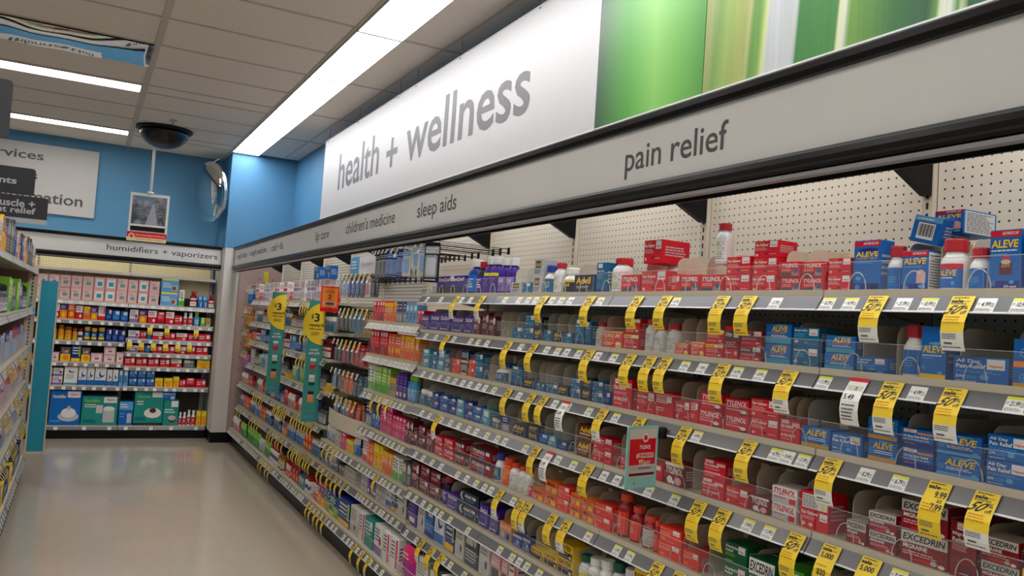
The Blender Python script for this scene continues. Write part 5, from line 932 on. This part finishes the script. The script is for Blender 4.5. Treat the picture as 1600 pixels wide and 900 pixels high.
far_row(2, 0, 1.5, [(390, 433, 218, 'PKG', 2), (436, 480, 220, 'PKT', 2), (483, 528, 224, 'PKG', 2), (535, 612, 212, 'FB', 2), (615, 640, 262, 'WGN'), (665, 698, 266, 'bRS'), (702, 720, 288, 'HN'), (722, 741, 290, 'HN'), (746, 774, 285, 'bRS')])
far_row(1, 1, 1.29, [(60, 92, 320, 'CR'), (93, 126, 322, 'CO'), (128, 160, 316, 'OG'), (162, 194, 330, 'CR'), (196, 227, 334, 'OC'), (229, 260, 338, 'CO'), (262, 293, 332, 'WR'), (296, 323, 345, 'NV'), (325, 358, 352, 'BLM'), (361, 393, 356, 'BLM')])
far_row(2, 1, 1.287, [(400, 438, 348, 'CW'), (442, 476, 352, 'CO'), (480, 519, 352, 'CR'), (521, 555, 358, 'RC'), (558, 596, 358, 'CR'), (598, 632, 374, 'LR'), (636, 655, 362, 'bDP'), (658, 680, 362, 'bDP'), (683, 709, 360, 'bLB'), (713, 733, 384, 'GN'), (735, 757, 386, 'TN')])
far_row(1, 2, 1.062, [(52, 80, 410, 'bYJ'), (84, 112, 415, 'bYJ'), (114, 146, 424, 'bYJ'), (148, 170, 430, 'bYJ'), (172, 195, 432, 'bDR'), (198, 228, 424, 'bBJ'), (230, 258, 430, 'bBJ'), (261, 292, 428, 'bBJ'), (295, 322, 432, 'NV'), (324, 350, 434, 'NV'), (352, 381, 438, 'NV')])
far_row(2, 2, 1.11, [(395, 445, 440, 'CW'), (448, 474, 442, 'LR'), (476, 498, 450, 'BLM'), (502, 550, 446, 'CR'), (553, 602, 450, 'LR'), (605, 655, 452, 'CR'), (658, 700, 456, 'LR'), (702, 758, 456, 'LR')])
far_row(2, 3, .957, [(392, 440, 505, 'CW'), (443, 466, 502, 'LR'), (468, 492, 504, 'BLM'), (496, 545, 506, 'LR'), (548, 600, 508, 'LR'), (603, 650, 510, 'CR'), (653, 690, 508, 'LR'), (692, 745, 510, 'LR')])
far_row(1, 3, .83, [(20, 50, 520, 'WR'), (52, 90, 535, 'PKW'), (95, 140, 515, 'CY'), (143, 184, 500, 'CB'), (187, 226, 518, 'CY'), (229, 282, 540, 'PKW'), (285, 338, 512, 'PKW', 2), (341, 374, 536, 'PKW')])
far_row(2, 4, .803, [(378, 425, 556, 'LR'), (428, 478, 560, 'LR'), (481, 530, 562, 'LR'), (533, 578, 564, 'LR'), (581, 630, 566, 'CR'), (636, 688, 568, 'BW'), (698, 754, 570, 'YL')])
far_row(1, 4, .575, [(20, 58, 605, 'CW', 2), (61, 105, 604, 'CW', 2), (110, 170, 592, 'WBT'), (173, 210, 600, 'WB'), (212, 243, 600, 'WB'), (246, 296, 602, 'WB'), (299, 322, 612, 'WB'), (324, 349, 612, 'WB')])
far_row(2, 5, .578, [(352, 370, 614, 'LB'), (372, 393, 616, 'LB'), (397, 432, 615, 'NX', 2), (435, 470, 616, 'NX', 2), (473, 509, 618, 'NX', 2), (512, 547, 650, 'YL'), (552, 590, 650, 'YL'), (592, 618, 644, 'YL'), (620, 646, 656, 'LR'), (648, 688, 650, 'RC'), (692, 736, 656, 'LR')])
far_row(1, 5, .143, [(42, 181, 704, 'HB', 1, .22), (184, 344, 730, 'HG', 1, .22)])
far_row(2, 6, .143, [(349, 412, 752, 'HN', 1, .15), (545, 612, 748, 'HT', 1, .15), (615, 630, 800, 'bDP'), (633, 648, 800, 'bDP'), (651, 668, 790, 'bDP'), (671, 688, 792, 'bDP'), (692, 712, 795, 'YL'), (714, 737, 796, 'YL')])
x0, x1 = xof(qx(416), YG+.02, .2), xof(qx(543), YG+.02, .2)
g = MB().box(x0, x1, YG+.015, YG+.2, .1436, .168, 'blackm')
for i in range(8): g.box(x0+.01+(x1-x0-.02)*i/8, x0+.03+(x1-x0-.02)*i/8, YG+.011, YG+.014, .148, .163, 'dgrey')
tag(g.obj('display_tray'), 'low black slotted tray under the green vaporizer carton', 'tray')
h = .17+.36-.143
put('HS', 'standing on the black tray, far wall', (x0+x1)/2, YG+.02, .1686, x1-x0, .355, .2, rz=0)
put('HN', 'small one lying on top of the small green carton, far wall', xof(qx(577), YG+.03, .5), YG+.02, .1436+(zof(360+748/2.8133, xof(qx(577), YG, .4), YG)-.143)+.003, .13, .085, .1, rz=0)
for (i, z, L) in ((1, 1.287, (490, 565, 693)), (2, 1.11, (400, 452, 505, 558, 612, 663))):
    for q, a in enumerate(L):
        xx = xof(qx(a), YG, z-.06); o = inst(sale_mesh('a'), 'sale_tag', None, (xx, YG+.012, z), (0, 0, 0), (1, 1, 1))
        tag(o, f'yellow sale tag, {nth(q)} from left, hanging below the far wall {FR[i]}', 'price tag', 'sale tags of the far wall shelving')
words = []
a, b_ = xof(167, 9.92, 2.11), xof(340, 9.92, 2.11); X0 = -1.4
header('header_sign', 'grey shelf header on the far wall reading humidifiers + vaporizers', (X0, 9.92, 0), 0, 1.383-X0, [('humidifiers + vaporizers', a-X0, b_-X0, 2.052, 2.135)], 2.009, 2.2225)
mat('canopy_tube', 'ffffff', .5, emit=4, ecol='fff6e4')
o = empty('canopy_lamp', (0, 10.0, 2.10), 'slim fluorescent lamp fixed behind the humidifiers header on the far wall', 'lamp')
MB().tube([(-1.3, 0, 0), (1.25, 0, 0)], .013, 'canopy_tube', 10).obj('tube', o); MB().box(-1.32, 1.27, -.034, -.014, -.02, .03, 'plastic_w').obj('fitting', o)
# services sign on the far wall
o = empty('wall_sign', (-2.0, 10.34, 2.43), 'white wall sign reading services and information on the far blue wall', 'sign')
MB().box(0, 2.037, -.012, 0, 0, .755, 'signw').obj('panel', o)
for t, xa, xb, za, zb in (('pharmacy services', -2.0+.08, -.505, 2.975, 3.10), ('photos + cards', -1.9, -.545, 2.76, 2.88), ('information', -.98, -.087, 2.54, 2.665)):
    MB().text(t, xa+2.0, xb+2.0, za-2.43, zb-2.43, -.013, 'letter', 0, .016).obj('lettering', o)
# ------------------------------------------------------------------ left gondola
YL = 8.0; LX = -.365; LROW = [1.745, 1.42, 1.10, .80, .49, .17]
LSE = [YL-.9144*i for i in range(0, 5)]; LZ = math.pi/2
for k in range(4):
    y0, y1 = LSE[k+1], LSE[k]
    o = empty('aisle_shelving_bay', (-.80, y0, 0), f'left-hand aisle shelving frame, {nth(k)} bay from its far end', 'shelving', 'bays of the left-hand aisle shelving', LZ)
    MB().box(.01, .9044, -.0, .02, .1, 1.80, 'peg').obj('back_panel', o); g = MB(); slot_strip(g, 0, 0, .1, 1.8); g.obj('upright', o)
    MB().box(0, .9144, -.465, .02, 0, .12, 'kick').obj('kick_plate', o)
    for i, z in enumerate(LROW):
        X = LX if i < 5 else -.335
        s = empty('aisle_shelf', (X, y0, z), f'beige shelf of the left-hand aisle, {nth(i)} from top, {nth(k)} bay from its far end', 'shelf', 'shelves of the left-hand aisle', LZ)
        MB().box(.002, .912, 0, X+.80-.021, -.02, 0, 'shelf').obj('board', s)
        MB().prism([(-.002, -.010), (-.02, -.045), (-.017, -.047), (.002, -.014)], .002, .912, 'rail', 'x').obj('price_rail', s)
        for q in range(8): inst(price_mesh(PR[(q*3+i) % 15], 'w'), 'price_tag', s, (.06+.105*q, -.0215, -.047), (-.46, 0, 0))
        if i in (1, 2, 3) and k == 0: MB().prism([(-.004, -.008), (-.026, -.05), (-.0265, -.049), (-.005, -.007)], .60, .85, 'lteal', 'x').obj('teal_strip', s)
o = empty('aisle_end_panel', (-.82, YL+.004, 0), 'brown end panel with slots closing the left-hand aisle shelving', 'panel')
g = MB().box(0, .47, 0, .03, 0, 1.76, 'brownp').box(.40, .47, -.004, 0, 0, 1.76, 'beige')
z = .1
while z < 1.72: g.rect(.432, .442, z, z+.018, -.0045, 'hole'); z += .031
g.obj('board', o)
o = empty('teal_panel_sign', (-.318, YL-.02, .205), 'tall plain teal blade sign in a beige frame at end of left-hand aisle', 'sign')
MB().box(0, .125, 0, .004, 0, 1.45, 'tealp').obj('panel', o); MB().box(-.012, 0, -.003, .008, -.01, 1.46, 'beige').box(.125, .134, -.003, .008, -.01, 1.46, 'beige').box(-.012, .134, -.003, .008, -.018, -.01, 'beige').obj('frame', o)
LIT = [[('BW', 3, .09, .2, 1), ('NV', 3, .07, .17, 1), ('CW', 3, .06, .16, 1), ('CY', 2, .08, .18, 1), ('CO', 2, .07, .15, 1)],
       [('bGR', 4, .06, .17, 1), ('GN', 3, .08, .2, 1), ('BW', 3, .08, .18, 1), ('bBK', 3, .06, .15, 1)], [('kRD', 4, .06, .18, 1), ('kBL', 4, .07, .18, 1), ('kWT', 4, .07, .17, 1)],
       [('kRD', 4, .07, .18, 1), ('kPK', 4, .06, .18, 1), ('kOR', 3, .07, .17, 1), ('kRD', 3, .06, .18, 1)], [('kBL', 5, .06, .18, 1), ('kTL', 3, .07, .17, 1), ('kPK', 4, .07, .16, 1)], [('BW', 3, .09, .12, 1), ('HR', 2, .09, .1, 1), ('NV', 3, .08, .16, 1), ('YL', 3, .08, .16, 1)]]
for k in range(4):
    for i, z in enumerate(LROW):
        y = LSE[k+1]+.02; c = 0; it = (LIT[i][k % 2:]+LIT[i][:k % 2])*2
        for key, n, w_, h_, st in it:
            for q in range(n):
                if y+w_ > LSE[k]-.015: break
                put(key, f'{nth(c)} along {nth(i)} shelf, left aisle {nth(k)} bay', (LX if i < 5 else -.335)-.014, y+w_/2, z+.0006, w_-.004, h_*random.uniform(.9, 1.05), w_ if DES[key]['t'] == 'b' else .07, rz=LZ, group=f"{DES[key]['cat']}s on the left-hand aisle shelving"); y += w_; c += 1
    if k < 3:
        for i in (2, 3, 4):
            for q in range(7):
                o = inst(sale_mesh('b' if q % 2 else 'a'), 'sale_tag', None, (LX, LSE[k+1]+.2+.08*q, LROW[i]), (0, 0, LZ), (.6, 1, .9))
                tag(o, f'yellow sale tag, {nth(q)} along, left aisle {nth(i)} shelf, {nth(k)} bay', 'price tag', 'sale tags of the left-hand aisle')
# grey category signs on posts above the left gondola
def flag(x0, x1, z0, z1, Y, label, words, post=True, white=False):
    o = empty('category_sign', (x1, Y, z0), label, 'sign', 'grey category signs over the left-hand aisle'); w_ = x1-x0; h_ = z1-z0; r = .025
    pts = [(-w_, 0), (0, 0), (0, h_-r)]+[(-r+r*math.cos(a*math.pi/8), h_-r+r*math.sin(a*math.pi/8)) for a in range(0, 5)]+[(-w_+r-r*math.sin(a*math.pi/8), h_-r+r*math.cos(a*math.pi/8)) for a in range(0, 5)]
    MB().prism(pts, 0, .008, 'greysign').obj('panel', o)
    for t, a, b_, za, zb in words: MB().text(t, a-x1, b_-x1, za-z0, zb-z0, -.001, 'lgrey').obj('lettering', o)
    if post: MB().box(-w_*.5-.012, -w_*.5+.012, .010, .022, 1.80-z0, h_-.05, 'steel').obj('post', o)
    if white: MB().box(-w_+.02, -.002, -.004, .02, -.04, -.003, 'lgrey').obj('base_strip', o)
flag(-1.15, -.305, 2.131, 2.306, 7.5, 'lower grey category sign reading muscle + joint relief at the left edge', [('muscle +', -.70, -.395, 2.215, 2.275), ('joint relief', -.74, -.388, 2.150, 2.215)], white=True)
flag(-1.15, -.41, 2.315, 2.53, 7.512, 'upper grey category sign ending in nts above the muscle sign', [('supplements', -1.05, -.535, 2.378, 2.445)], post=False)
x0 = xof(15, 5.2, 2.45)
flag(x0-.7, x0, zof(215, x0, 5.2), zof(126, x0, 5.2), 5.2, 'nearest dark grey category sign cut by the left picture edge', [('vitamins', x0-.6, x0-.12, 2.44, 2.5)])
